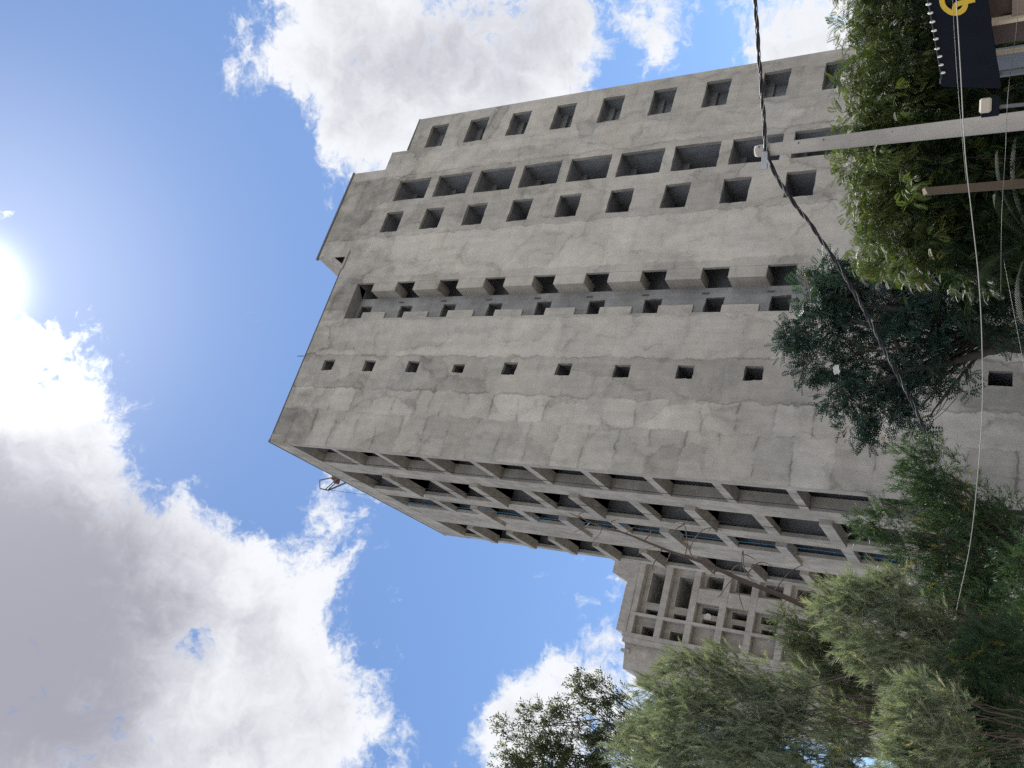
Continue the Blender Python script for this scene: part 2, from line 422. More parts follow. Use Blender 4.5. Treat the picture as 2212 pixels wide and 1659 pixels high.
# top band, penthouse and the notch at its left end
wall.poly((UB, 0, ZA), (12.1, 0, ZA), (12.1, 0, ZT), (UB, 0, ZT))
wall.poly((12.1, 0, ZA), (13.5, 0, ZA), (13.5, 0, ZT), (12.1, 0, ZT))
wall.poly((13.5, 0, ZA), (20.1, 0, ZA), (20.1, 0, ZT + 2.6), (13.5, 0, ZT + 2.52))
wall.poly((12.86, 0, ZT + 1.32), (13.0, 0, ZT + 1.1), (13.5, 0, ZT + 1.1), (13.5, 0, ZT + 2.52), (12.98, 0, ZT + 2.5))
wall.poly((13.0, 0, ZT), (13.5, 0, ZT), (13.5, 0, ZT + 1.1), (13.0, 0, ZT + 1.1))
wall.build('facade_wall', M_FAC, tower)
b = MB()   # the sloped strut and the recess behind it
b.hexa([(12.1, .01, ZT), (12.34, .01, ZT), (12.34, .4, ZT), (12.1, .4, ZT), (12.86, .01, ZT + 1.32), (13.0, .01, ZT + 1.1), (13.0, .4, ZT + 1.1), (12.86, .4, ZT + 1.32)])
b.poly((12.2, .55, ZT), (13.0, .55, ZT), (13.0, .55, ZT + 1.2))
b.box(12.06, 13.42, -.10, -.003, ZT - .12, ZT + .03)
b.build('roof_strut', M_CON, tower)
# wall thickness along the sky line, roofs, far walls
b = MB()
prof = [(UB, 0), (12.1, 0), None, (12.98, 2.5), (20.1, 2.6), (20.1, -.2), (21.57, -.2), (21.57, -1.62), (24.3, -1.52)]
b.poly((UB, 0, ZT), (12.1, 0, ZT), (12.1, .3, ZT), (UB, .3, ZT))
b.poly((12.98, 0, ZT + 2.5), (20.1, 0, ZT + 2.6), (20.1, 8, ZT + 2.6), (12.98, 8, ZT + 2.5))
b.poly((12.86, 0, ZT + 1.32), (12.98, 0, ZT + 2.5), (12.98, 8, ZT + 2.5), (12.86, 8, ZT + 1.32))
b.poly((12.86, 0.4, ZT + 1.32), (12.1, .4, ZT), (12.1, 8, ZT), (12.86, 8, ZT + 1.32))
b.poly((20.1, 0, ZT - 1), (20.1, 8, ZT - 1), (20.1, 8, ZT + 2.6), (20.1, 0, ZT + 2.6))
b.poly((12.1, 8, ZT - 1), (20.1, 8, ZT - 1), (20.1, 8, ZT + 2.6), (12.1, 8, ZT + 2.6))
b.poly((20.1, 0, ZT - .2), (21.57, 0, ZT - .2), (21.57, 19, ZT - .2), (20.1, 19, ZT - .2))
b.poly((21.57, 0, ZT - 1.62), (21.57, 19, ZT - 1.62), (21.57, 19, ZT - .2), (21.57, 0, ZT - .2))
b.poly((21.57, 0, ZT - 1.62), (24.3, 0, ZT - 1.52), (24.3, 19, ZT - 1.52), (21.57, 19, ZT - 1.62))
b.poly((24.3, 0, 0), (24.3, 19.2, 0), (24.3, 19.2, ZT - 1.52), (24.3, 0, ZT - 1.52))
b.poly((UB, .3, ZT - .5), (20.1, .3, ZT - .5), (20.1, 19.2, ZT - .5), (UB + 1.2, 19.2, ZT - .5))
b.poly((UB, .3, ZT - .6), (UB, .3, ZT), (12.1, .3, ZT), (12.1, .3, ZT - .6))
b.poly((1.2, 19.25, 0), (24.3, 19.25, 0), (24.3, 19.25, ZT - .2), (1.2, 19.25, ZT - .2))
b.build('roof_and_back_walls', M_CON, tower)
b = MB()
for q in ((UB - .03, 12.05, -.035, .1, ZT, ZT + .05), (12.9, 20.14, -.06, .1, ZT + 2.53, ZT + 2.66), (21.6, 24.33, -.03, .1, ZT - 1.53, ZT - 1.47)):
    b = MB(); b.box(*q); b.build('parapet_cap', M_CAP, tower)

# the recessed bay: back wall, side wall, boxes and stubs
SD = .85
bay = MB()
bay.poly((8.28, 0, 0), (8.28, SD, 0), (8.28, SD, ZT - 1.9), (8.28, 0, ZT - 1.9))
bay.poly((8.28, 0, ZT - 1.9), (8.28, SD, ZT - 1.9), (10.85, SD, ZT - 1.9), (10.85, 0, ZT - 1.9))
hb = [(8.80, 9.67, ZT - 5.24 - H * k - .95, ZT - 5.24 - H * k) for k in range(-1, 10)]
wall_strip(bay, 8.28, 10.22, ZT - 1.9, 0, hb, d=SD, reveal=.15, deep=2.6, pad=.12)
M_REC = concrete('shade_grey_render', (.35, .34, .325), (.19, .185, .18))  # grey render, darkened to paint in the shade of the bay
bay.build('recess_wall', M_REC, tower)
for k in range(-1, 11):
    zb = ZT - 3.27 - H * k - 1.85; zn = ZT - 3.27 - H * (k + 1)
    if k >= 0:
        b = MB(); b.box(10.22, 10.852, .002 if k % 2 else -.004, SD + .3, zb, zb + 1.85); b.build('balcony_box', M_FAC, tower, bevel=.015)
        b = MB(); b.box(8.275, 8.72 + jit(.03), .003, .19, zb + .07, zb + 1.85); b.build('parapet_stub', M_FAC, tower, bevel=.012)
        b = MB(); b.tube([(9.9, SD - .05, zb + .1), (9.9, SD - .05, zb - .25)], .035, 6); b.build('drain_spout', M_CAP, tower)
    # the dark shaft behind the gap between two boxes
    z0, z1 = (zn, zn + H) if k >= 0 else (zn, ZT - 1.9)
    b = MB()
    b.poly((10.85, 0, z0), (10.85, .16, z0), (10.85, .16, z1), (10.85, 0, z1))
    b.poly((10.85, .16, z0), (12.4, .16, z0), (12.4, .16, z1), (10.85, .16, z1))
    b.poly((12.4, .16, z0), (12.4, 1.9, z0), (12.4, 1.9, z1), (12.4, .16, z1))
    b.poly((10.22, 1.9, z0), (12.4, 1.9, z0), (12.4, 1.9, z1), (10.22, 1.9, z1))
    b.poly((10.22, SD, z0), (10.22, 1.9, z0), (10.22, 1.9, z1), (10.22, SD, z1))
    if k < 0: b.poly((10.22, SD, z1), (10.22, 1.9, z1), (12.4, 1.9, z1), (12.4, .16, z1), (10.85, .16, z1))
    if k == 10: b.poly((10.22, .16, z0), (10.22, 1.9, z0), (12.4, 1.9, z0), (12.4, .16, z0))
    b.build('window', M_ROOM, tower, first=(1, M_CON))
for u, z, r in ((7.13, -26.91, .42), (15.37, -27.01, .22), (.51, -29.8, .22), (12.3, -27.6, .3)):
    b = MB(); rr = [r * (1 + jit(.12)) for _ in range(14)]
    ring = [(u + rr[i] * math.cos(i * math.pi / 7), z + ZT + rr[i] * .95 * math.sin(i * math.pi / 7)) for i in range(14)]
    b.poly(*[(p[0], -.006, p[1]) for p in ring])
    for i in range(14):
        p, q = ring[i], ring[(i + 1) % 14]; b.poly((p[0], -.006, p[1]), (q[0], -.006, q[1]), (q[0], 0.001, q[1]), (p[0], 0.001, p[1]))
    b.build('plaster_patch', M_FAC, tower)

# ---- the side facade: piers, beams and open bays
def BP(t, n, z): return (UB + t * sn + n * cs, t * cs - n * sn, z)
def bpier(t0, t1, n0, n1, z0=0.0, z1=None, name='pier'):
    b = MB(); b.box(t0, t1, n0, n1, z0, z1 if z1 else ZT - .9, BP); return b.build(name, M_CON, tower)
b = MB()
b.hexa([(UB, .004, 0), BP(.46, 0, 0), BP(.46, .5, 0), (UB + .6, .004, 0), (UB, .004, ZT - .9), BP(.46, 0, ZT - .9), BP(.46, .5, ZT - .9), (UB + .6, .004, ZT - .9)])
b.build('pier', M_CON, tower)
bpier(3.15, 4.75, 0, .64); bpier(7.98, 9.30, 0, .20); bpier(11.6, 15.05, 0, .20); bpier(18.65, 19.33, 0, .2)
b = MB()
b.hexa([BP(0.06, -.02, ZT - 1.42), BP(0.06, .5, ZT - 1.42), BP(19.4, .5, ZT - 2.2), BP(19.4, -.02, ZT - 2.2), BP(-.0, -.02, ZT + .02), BP(0, .5, ZT + .02), BP(19.4, .5, ZT + .07), BP(19.4, -.02, ZT + .07)])
b.build('parapet_beam', M_CON, tower)
b = MB(); b.box(-.03, 19.45, -.05, .12, ZT + .045, ZT + .1, BP); b.build('parapet_cap', M_CAP, tower)
BAYS = [(.46, 3.15, -4.83, 3.18, .40, .64), (4.75, 7.98, -5.88, 3.14, .57, .32), (9.30, 11.60, -5.98, 3.125, .55, .32), (15.05, 18.65, -5.2, 3.22, .5, .34)]
for bi, (t0, t1, zb0, sp, bh, nd) in enumerate(BAYS):
    depth = .66 if bi == 0 else .23
    k = 0; prev = ZT - 1.5
    while True:
        zb = ZT + zb0 - sp * k
        if zb < 0: break
        proud = (bi == 1 and k % 2 == 0) or (bi == 2 and k % 2 == 1) or bi == 3
        a0, a1 = t0 + .003, t1 - .003
        if bi == 1 and proud: a0 = t0 - .4
        if bi == 2 and proud: a1 = t1 + 1.35
        n0 = -.24 if proud else .006
        bm = MB(); bm.box(t0 + .003, t1 - .003, .012, nd, zb, zb + bh, BP)
        if proud: bm.box(a0, a1, n0, .008, zb + .004, zb + bh - .004, BP)
        bm.build('beam', M_CON, tower)
        # open room behind this bay, from this beam up to the one above
        w = MB(); z1 = prev; z0 = zb + bh * .5
        xf = BP
        def Q(*pts): w.poly(*[xf(*p) for p in pts])
        n0r, n1r = depth - .03, (3.9 if bi == 0 else 8.0)
        e0, e1 = t0 - (.0 if bi == 0 else .55), t1 + .55          # the room behind is wider than its opening
        Q((e0, n1r, z0), (e1, n1r, z0), (e1, n1r, z1), (e0, n1r, z1))
        Q((e0, n0r, z0), (e0, n1r, z0), (e0, n1r, z1), (e0, n0r, z1)); Q((e1, n0r, z0), (e1, n1r, z0), (e1, n1r, z1), (e1, n0r, z1))
        for zz_ in (z0, z1):
            Q((t0, .05, zz_), (t1, .05, zz_), (t1, n0r, zz_), (t0, n0r, zz_)); Q((e0, n0r, zz_), (e1, n0r, zz_), (e1, n1r, zz_), (e0, n1r, zz_))
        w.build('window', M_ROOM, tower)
        prev = zb + bh * .5; k += 1

# ---- things fixed to or hanging from the tower
def tw(u, d, z):   # tower frame to world
    return (CX + u * math.cos(TH) - d * math.sin(TH), CY + u * math.sin(TH) + d * math.cos(TH), z)
def twB(t, n, z): return tw(*BP(t, n, z))
b = MB(); b.tube([tw(5.66, .06, ZT - .1), tw(5.64, .06, ZT + .74)], .028, 6)
tag(b.build('roof_rod', M_CAP), 'thin dark rod standing up from the roof edge of the front face', 'rod')

hoist = empty('roof_hoist', twB(6.9, .2, ZT + .1), TH)
tag(hoist, 'small rusty red hoist leaning out over the roof edge of the side face', 'hoist')
def hl(t, n, z):   # local to the hoist (axes of the tower)
    p = np.array(BP(t, n, z)) - np.array(BP(6.9, .2, 0.1)); return (p[0], p[1], p[2])
b = MB()
for t in (6.65, 6.85):
    b.tube([hl(t, .3, .05), hl(t + .15, -.75, 1.15)], .05, 6)
b.tube([hl(6.75, .25, .1), hl(6.4, -.3, 1.5), hl(6.6, -.8, 1.45), hl(7.0, -.75, 1.15)], .045, 6)
b.tube([hl(7.75, .3, .05), hl(7.05, -.75, 1.15)], .055, 6)
b.build('frame', M_CAP, hoist)
b = MB()
b.box(-.28, .16, -.2, .2, .3, .8); b.box(-.42, -.28, -.12, .12, .42, .66)
b.build('motor', M_RUST, hoist, bevel=.04)
b = MB(); b.tube([hl(6.95, -.25, .55), hl(6.95, .1, .55)], .2, 12); b.build('drum', M_RUST, hoist)
b = MB(); b.tube([hl(7.0, -.72, 1.1), hl(7.02, -.74, -2.2)], .012, 5); b.build('hoist_rope', M_CABLE, hoist)

for (t, n, ztop, zbot, mat, lab, r) in ((9.35, -.28, -1.9, -33, M_BLUE, 'thin blue rope hanging down the side face of the tower', .013),
                                     (5.6, -.3, -1.9, -30, M_CABLE, 'thin dark rope hanging before the second column of openings of the side face', .014),
                                     (2.55, -.05, -1.6, -33, M_CABLE, 'thin dark rope hanging in the column of openings next to the tower corner', .018)):
    pts = []
    for i in range(25):
        f = i / 24; pts.append(twB(t - .45 * f * (1 if mat is M_BLUE else .2) + .05 * math.sin(f * 9), n - .03 * math.sin(f * 20), ZT + ztop + (zbot - ztop) * f))
    bb = MB(); bb.tube(pts, r, 5); tag(bb.build('rope', mat), lab, 'rope', 'ropes hanging down the side face')

# ------------------------------------------------------------------ the second block behind
blk = empty('grid_block', tw(0, 35, 0), TH)
tag(blk, 'lower concrete block with deep square openings behind the tower, half hidden by grey trees', 'building')
FZ = [-9.0, -11.46, -13.93, -16.42, -18.75, -21.2, -23.7, -26.2, -28.7, -31.2, -33.7, -36.2, -38.7]
def bz(z): return ZT + z
# back wall with windows, pilasters in front, floor beams
RD = .75
for k in range(len(FZ) - 1):
    zt, zb = bz(FZ[k]), bz(FZ[k + 1])
    b = MB(); b.box(-.78, 7.0, 0, RD, zt - .56, zt); 
    if k >= 2: b.box(2.84, 4.0, .02, RD, zb, zt - .56)
    b.build('beam', M_CON2, blk, bevel=.02)
    cells = [(-.55, .95)]
    cells += [(1.2, 7.0)] if k < 2 else [(1.2, 2.84), (4.0, 7.0)]
    for ci, (c0, c1) in enumerate(cells):
        ztt = zt - .56
        if k >= 2 and ci == 0: holes = []
        elif ci == 0: holes = [(c0 + .1, c0 + .85, zb + .12, ztt - .55)]
        elif k < 2: holes = [(1.35, 1.75, zb + .3, ztt - .55), (2.35, 4.9, zb + .12, ztt - .45)]
        elif ci == 1: holes = [(1.3, 1.72, zb + .15, ztt - .5), (2.15, 2.72, zb + .15, ztt - .35)]
        else: holes = [(4.3, 5.3, zb + .2, ztt - .3)]
        # recess back wall cut in strips round its openings
        b = MB(); cur = c0
        for (h0, h1, hz0, hz1) in holes:
            b.poly((cur, RD, zb), (h0, RD, zb), (h0, RD, ztt), (cur, RD, ztt))
            b.poly((h0, RD, zb), (h1, RD, zb), (h1, RD, hz0), (h0, RD, hz0)); b.poly((h0, RD, hz1), (h1, RD, hz1), (h1, RD, ztt), (h0, RD, ztt)); cur = h1
            w = MB(); 
            for p, q in (((h0, hz0), (h1, hz0)), ((h1, hz0), (h1, hz1)), ((h1, hz1), (h0, hz1)), ((h0, hz1), (h0, hz0))):
                w.poly((p[0], RD, p[1]), (q[0], RD, q[1]), (q[0], RD + .2, q[1]), (p[0], RD + .2, p[1]))
            room_shell(w, h0, h1, hz0, hz1, RD + .2, RD + 3)
            # pale jamb lining on two sides
            w.box(h0 - .002, h1 + .05, RD - .05, RD - .004, hz1, hz1 + .09); w.box(h1, h1 + .07, RD - .045, RD - .003, hz0, hz1 - .002)
            w.build('window', M_ROOM2, blk)
        b.poly((cur, RD, zb), (c1, RD, zb), (c1, RD, ztt), (cur, RD, ztt))
        b.build('recess_wall', M_CON2, blk)
b = MB(); b.box(.95, 1.2, -.03, RD + .02, 0, bz(-8.95)); b.build('pilaster', M_CON2, blk, bevel=.02)
b = MB(); b.box(-.9, -.55, -.05, RD, 0, bz(-8.75)); b.build('pilaster', M_CON2, blk, bevel=.02)
b = MB(); b.box(-1.35, -.92, -.02, 12, 0, bz(-8.9)); b.build('pilaster', M_CON2, blk)
b = MB()
b.hexa([(-.55, -.02, bz(-9.0)), (7, -.02, bz(-9)), (7, 6, bz(-9)), (-.55, 6, bz(-9)), (-.5, -.02, bz(-8.14)), (3.25, -.02, bz(-8.14)), (3.25, 6, bz(-8.14)), (-.5, 6, bz(-8.14))])
b.hexa([(3.25, 0, bz(-9.0)), (7, 0, bz(-9)), (7, 6, bz(-9)), (3.25, 6, bz(-9)), (4.25, 0, bz(-6.62)), (7, 0, bz(-6.6)), (7, 6, bz(-6.6)), (4.25, 6, bz(-6.62))])
b.box(-.6, 3.3, -.1, -.021, bz(-9.05), bz(-8.95))
b.build('roof_parapet', M_CON2, blk, bevel=.015)
b = MB()
b.hexa([(-4.4, .5, 0), (-1.36, .5, 0), (-1.36, 12, 0), (-4.4, 12, 0), (-4.4, .5, bz(-10.9)), (-1.36, .5, bz(-8.95)), (-1.36, 12, bz(-8.95)), (-4.4, 12, bz(-10.9))])
b.hexa([(-3.45, .49, bz(-10.6)), (-1.37, .49, bz(-10)), (-1.37, 12, bz(-10)), (-3.45, 12, bz(-10.6)), (-3.42, .49, bz(-9.3)), (-1.37, .49, bz(-9.0)), (-1.37, 12, bz(-9)), (-3.42, 12, bz(-9.3))])
b.box(-2.1, -1.85, .3, 1, bz(-9.6), bz(-8.85))
b.build('side_wing', M_CON2, blk)
b = MB(); b.poly((-1.3, RD + 3.05, 0), (7, RD + 3.05, 0), (7, RD + 3.05, bz(-9)), (-1.3, RD + 3.05, bz(-9))); b.build('rear_wall', M_CON2, blk)
b = MB(); rr = .28
b.poly(*[(1.98 + rr * math.cos(i * math.pi / 6), RD - .03, bz(-15.4) + rr * 1.1 * math.sin(i * math.pi / 6)) for i in range(12)])
b.build('plaster_patch', flat('white_lime', (.62, .60, .57), .9, .06), blk)

# ------------------------------------------------------------------ pole and cables
PY = 15.0
ptop = at(1632, 327, PY); pbase = Vector((ptop[0], ptop[1], 0))
pole = empty('utility_pole', tuple(pbase)); tag(pole, 'pale grey round utility pole carrying the twisted cable in front of the tower', 'pole')
pr = 12.0 * ppm(1632, 327, PY)
hp = ptop[2]
b = MB(); n = 14; b.tube([(0, 0, -.3), (0, 0, 0), (0, 0, hp * .5), (0, 0, hp * .85), (0, 0, hp - .06), (0, 0, hp)], [pr * 1.62, pr * 1.6, pr * 1.3, pr * 1.08, pr, pr * .86], 20)
M_POLE = concrete('spun_concrete', (.48, .44, .39), (.30, .275, .245), grain=.7)
b.build('shaft', M_POLE, pole, smooth=True)
b = MB()
for z in (hp - .18, hp - .24): b.tube([(pr * 1.06 * math.cos(a), pr * 1.06 * math.sin(a), z) for a in np.linspace(0, 2 * math.pi, 17)], .012, 5, cap=False)
b.build('band_clamp', M_STEEL, pole)
b = MB()
b.box(-.36, -.06, -pr - .05, -pr - .012, hp - .25, hp - .15); b.hexa([(-.34, -pr - .06, hp - .3), (-.28, -pr - .06, hp - .3), (-.28, -pr - .02, hp - .3), (-.34, -pr - .02, hp - .3), (-.1, -pr - .06, hp - .16), (-.04, -pr - .06, hp - .16), (-.04, -pr - .02, hp - .16), (-.1, -pr - .02, hp - .16)])
b.tube([(pr + .01, -.03, hp - .21), (pr + .14, -.03, hp - .19)], .014, 6)
b.build('bracket', M_STEEL, pole)
b = MB()
for z, a in ((hp - .09, -1.2), (hp - .75, -1.3), (hp - 1.15, -1.25), (hp - 2.2, -1.3)):
    px_, py_ = pr * 1.2 * math.cos(a), pr * 1.2 * math.sin(a); b.tube([(px_ * .9, py_ * .9, z), (px_ * 1.0 , py_ * 1.0, z)], .014, 8)
b.build('bolt_hole', M_CAP, pole)

def smooth_path(keys, n=12):
    """Catmull-Rom through world points"""
    K = [np.array(k, float) for k in keys]; K = [2 * K[0] - K[1]] + K + [2 * K[-1] - K[-2]]; out = []
    for i in range(1, len(K) - 2):
        for j in range(n):
            t = j / n; a, b_, c, d = K[i - 1], K[i], K[i + 1], K[i + 2]
            out.append(.5 * ((2 * b_) + (-a + c) * t + (2 * a - 5 * b_ + 4 * c - d) * t * t + (-a + 3 * b_ - 3 * c + d) * t ** 3))
    out.append(K[-2]); return out
def strands(path, off, r, mat, parent, phase, pitch=9.0, name='strand'):
    P = [np.array(p) for p in path]; pts = []; L = 0
    for i, p in enumerate(P):
        t = P[min(i + 1, len(P) - 1)] - P[max(i - 1, 0)]; t /= np.linalg.norm(t)
        if i: L += np.linalg.norm(P[i] - P[i - 1])
        u = np.cross(t, [0.3, -.9, .2]); u /= np.linalg.norm(u); v = np.cross(t, u); a = phase + L * pitch
        pts.append(p + (u * math.cos(a) + v * math.sin(a)) * off)
    b = MB(); b.tube(pts, r, 6); return b.build(name, mat, parent, smooth=True)
cab = empty('power_cable', tuple(at(1630, 0, 14.2)))
tag(cab, 'thick twisted black cable bundle running over the pole top and down across the tower', 'cable')
keys = [at(1622, -160, 13.6), at(1632, 10, 14.1), at(1640, 130, 14.4), at(1649, 240, 14.7), at(1655, 322, PY - pr - .05), at(1668, 362, 15.1), at(1705, 425, 15.5), at(1765, 505, 16.2), at(1850, 640, 17.2), at(1920, 775, 18.2), at(1975, 880, 19), at(2012, 965, 19.6), at(2060, 1090, 20.5), at(2120, 1280, 22)]
path = [p - np.array(cab.location) for p in smooth_path(keys, 22)]
for q, (mt, off, r) in enumerate(((M_CABLE, .021, .019), (M_CABLE, .021, .018), (M_PALE, .025, .008), (M_CABLE, .018, .016))):
    strands(path, off, r, mt, cab, q * 2.2)
def wire(name, keys, r, mat, label, n=14):
    b = MB(); b.tube(smooth_path(keys, n), r, 6); return tag(b.build(name, mat, smooth=True), label, 'wire', 'loose wires near the right edge')
YW = 9.0
wire('service_wire', [at(2064, -60, YW), at(2066, 0, YW), at(2075, 150, YW + .2), at(2085, 330, YW + .4), at(2100, 470, YW + .6), at(2114, 600, YW + .8), at(2121, 730, YW + 1), at(2122, 880, YW + 1.2), at(2111, 1040, YW + 1.4), at(2095, 1180, YW + 1.6), at(2068, 1310, YW + 1.8), at(2050, 1400, YW + 2), at(2020, 1520, YW + 2.4)], .0042, M_PALE,
     'pale loose wire sagging past the banner and the dark trees near the right edge')
wire('service_wire', [at(2056, -60, YW - .3), at(2061, 60, YW - .2), at(2072, 220, YW), at(2088, 400, YW + .3)], .0018, M_CABLE, 'short thin dark wire crossing the yellow letter of the black banner')
wire('service_wire', [at(2203, -60, YW - .5), at(2196, 60, YW - .4), at(2178, 200, YW - .2), at(2172, 330, YW), at(2164, 470, YW), at(2162, 640, YW + .3)], .0018, M_CABLE, 'thin dark wire along the right edge in front of the shop wall')
wire('service_wire', [at(2168, 560, 11), at(2195, 700, 10.8), at(2225, 860, 10.6)], .0018, M_CABLE, 'very thin slanting wire in front of the palm fronds')

# ------------------------------------------------------------------ banner, bulbs, shop, lamp, post
SA = R_(100); SDIR = np.array([math.cos(SA), math.sin(SA), 0])
p0 = at(2005, 0, 10.5); NRM = np.array([-SDIR[1], SDIR[0], 0])       # points to the camera side
def on_sign(px, py, off=0.0):
    d = ray(px, py); o = p0 + NRM * off - EYE
    return EYE + d * (o @ NRM) / (d @ NRM)
sg = empty('banner_sign', (p0[0], p0[1], 0)); tag(sg, 'black hanging banner with part of a big yellow letter, above the shop wall', 'sign')
SO = np.array(sg.location)
FR = SDIR; 
cT0, cT1, cB1, cB0 = [on_sign(*q) for q in ((1985, -110), (2034, 186), (2162, 190), (2115, -110))]
b = MB(); th_ = NRM * -.05
# the cloth has a few shallow folds
N = 14; front = []
for i in range(N + 1):
    f = i / N; t_ = cT0 + (cT1 - cT0) * f; l_ = cB0 + (cB1 - cB0) * f
    w_ = NRM * (.012 * math.sin(i * 1.9) - .004)
    front.append((t_ - SO + w_, l_ - SO + w_))
for i in range(N):
    b.poly(front[i][0], front[i + 1][0], front[i + 1][1], front[i][1])
    b.poly(front[i][0] + th_, front[i][1] + th_, front[i + 1][1] + th_, front[i + 1][0] + th_)
for (p, q) in ((front[0][0], front[0][1]), (front[-1][1], front[-1][0])): b.poly(p, q, q + th_, p + th_)
for i in range(N):
    b.poly(front[i][0], front[i][0] + th_, front[i + 1][0] + th_, front[i + 1][0]); b.poly(front[i][1], front[i + 1][1], front[i + 1][1] + th_, front[i][1] + th_)
b.build('banner', M_DARK, sg)
def stroke(pts, w):
    b = MB(); P = smooth_path([(p[0], p[1], 0) for p in pts], 8)
    P = [np.array(p[:2]) for p in P]
    for i in range(len(P) - 1):
        def nrm(k):
            t = P[min(k + 1, len(P) - 1)] - P[max(k - 1, 0)]; t /= np.linalg.norm(t); return np.array([-t[1], t[0]]) * w / 2
        q = [P[i] + nrm(i), P[i] - nrm(i), P[i + 1] - nrm(i + 1), P[i + 1] + nrm(i + 1)]
        b.poly(*[on_sign(2212 * (3680 + v[0] * 400 / 2212) / 4080, 2212 * (v[1] * 400 / 2212) / 4080, 0.022 if w > 118 else 0.0235) - SO for v in q])
    return b
b = stroke([(600, -560), (430, -340), (392, -120), (400, 0), (430, 120), (510, 215), (630, 280), (760, 278), (860, 225), (912, 140), (918, 60)], 120)
c = stroke([(700, 260), (680, 190), (715, 110), (800, 70), (900, 45), (1130, -10)], 112)
k = len(b.v); b.v += c.v; b.f += [tuple(k + i for i in f) for f in c.f]
b.build('letter', M_YEL, sg)
for q0, q1 in (((2030, 176), (2240, 178)), ((1990, -100), (2240, -100))):
    b = MB(); b.tube([on_sign(*q0, -.09) - SO, np.array([on_sign(*q0, -.09)[0], on_sign(*q0, -.09)[1], 0]) - SO], .035, 8)
    b.build('support_post', M_CAP, sg)
# string of bulbs along the upper edge
ls = empty('string_lights', (p0[0], p0[1], 0)); tag(ls, 'string of small white bulbs along the slanting upper edge of the black banner', 'string lights')
b = MB(); b.tube([on_sign(1984, -90, .03) - SO, on_sign(2008, 20, .03) - SO, on_sign(2034, 170, .03) - SO], .008, 5); b.build('cord', M_CABLE, ls)
for (x, y) in ((2006, 9), (2010, 28), (2014.5, 47), (2018, 66), (2022, 84), (2024.5, 105), (2030, 122), (2033, 140), (2037, 157), (2002, -10), (1997, -32)):
    q = on_sign(x, y, .03) - SO; bm = bmesh.new(); bmesh.ops.create_uvsphere(bm, u_segments=8, v_segments=6, radius=.021)
    bmesh.ops.scale(bm, vec=(.8, .8, 1.4), verts=bm.verts); me = bpy.data.meshes.new('bulb'); bm.to_mesh(me); bm.free()
    o = link('bulb', me, M_BULB, ls); o.location = q

sh = empty('shop_wall', (p0[0] + .4, p0[1] + .2, 0)); tag(sh, 'brown timber shop wall with pale upright trim and grey panel below the black banner', 'building')
HO = np.array(sh.location); 
def on_shop(px, py, off=0.0): return on_sign(px, py, -.45 + off) - HO
def slab(name, px, mat, thick, off=0.0):
    b = MB(); A_ = [on_shop(x, y, off) for x, y in px]; 
    # quad given by top-right, top-left, then both run down to the ground
    lo = [np.array([A_[0][0], A_[0][1], 0.0]), np.array([A_[1][0], A_[1][1], 0.0])]; t_ = NRM * -thick
    b.hexa([lo[0], lo[1], lo[1] + t_, lo[0] + t_, A_[0], A_[1], A_[1] + t_, A_[0] + t_]); return b.build(name, mat, sh)
M_BRN = flat('brown_boards', (.075, .05, .04), .75, .4, 3); M_BRN2 = flat('tan_boards', (.24, .18, .14), .75, .25, 3)
slab('wall_board', [(2120, -120), (2128, 100)], M_BRN, .1)
slab('wall_board', [(2188, -120), (2186, 42)], M_BRN2, .04, .06)
slab('trim_strip', [(2142, 49), (2143, 56.5)], flat('cream_trim', (.62, .52, .38), .7, .1), .06, .09)
slab('wall_panel', [(2143, 122), (2144, 170)], flat('grey_panel', (.14, .15, .17), .6, .15), .1)
slab('trim_strip', [(2146, 118), (2147, 121)], flat('worn_trim', (.42, .34, .24), .8, .3), .05, .05)

fp = at(2137, 228, 10.2); fl = empty('flood_lamp', tuple(fp), R_(8)); tag(fl, 'small cream fronted floodlight on a dark frame beside the grey pole', 'lamp')
a_ = ppm(2137, 228, 10.2)
b = MB(); b.box(-18 * a_, 17 * a_, .0, .06, -16 * a_, 14 * a_); b.build('housing', M_DARK, fl, bevel=.01)
b = MB(); b.box(-15 * a_, 14 * a_, -.04, -.002, -4 * a_, 16 * a_); b.build('lens', M_LAMP, fl, bevel=.018)
b = MB(); b.tube([(0, .06, -.05), (.02, .12, -.3), (.02, .14, -fp[2])], .02, 6); b.build('lamp_stand', M_CAP, fl)

wp = at(1998, 414, 14); po = empty('timber_post', (wp[0], wp[1], 0)); tag(po, 'weathered brown timber post before the dark trees, shorter than the grey pole beside it', 'post')
b = MB(); w_ = 8.5 * ppm(1998, 414, 14)
b.hexa([(-w_ * 1.1, -w_, 0), (w_ * 1.1, -w_, 0), (w_, w_, 0), (-w_, w_, 0), (-w_ * .7, -w_ * .8, wp[2] - .05), (w_ * .8, -w_ * .8, wp[2]), (w_ * .8, w_ * .7, wp[2] + .05), (-w_ * .8, w_ * .7, wp[2] + .03)])
b.build('post_shaft', M_WOOD, po, bevel=.01)

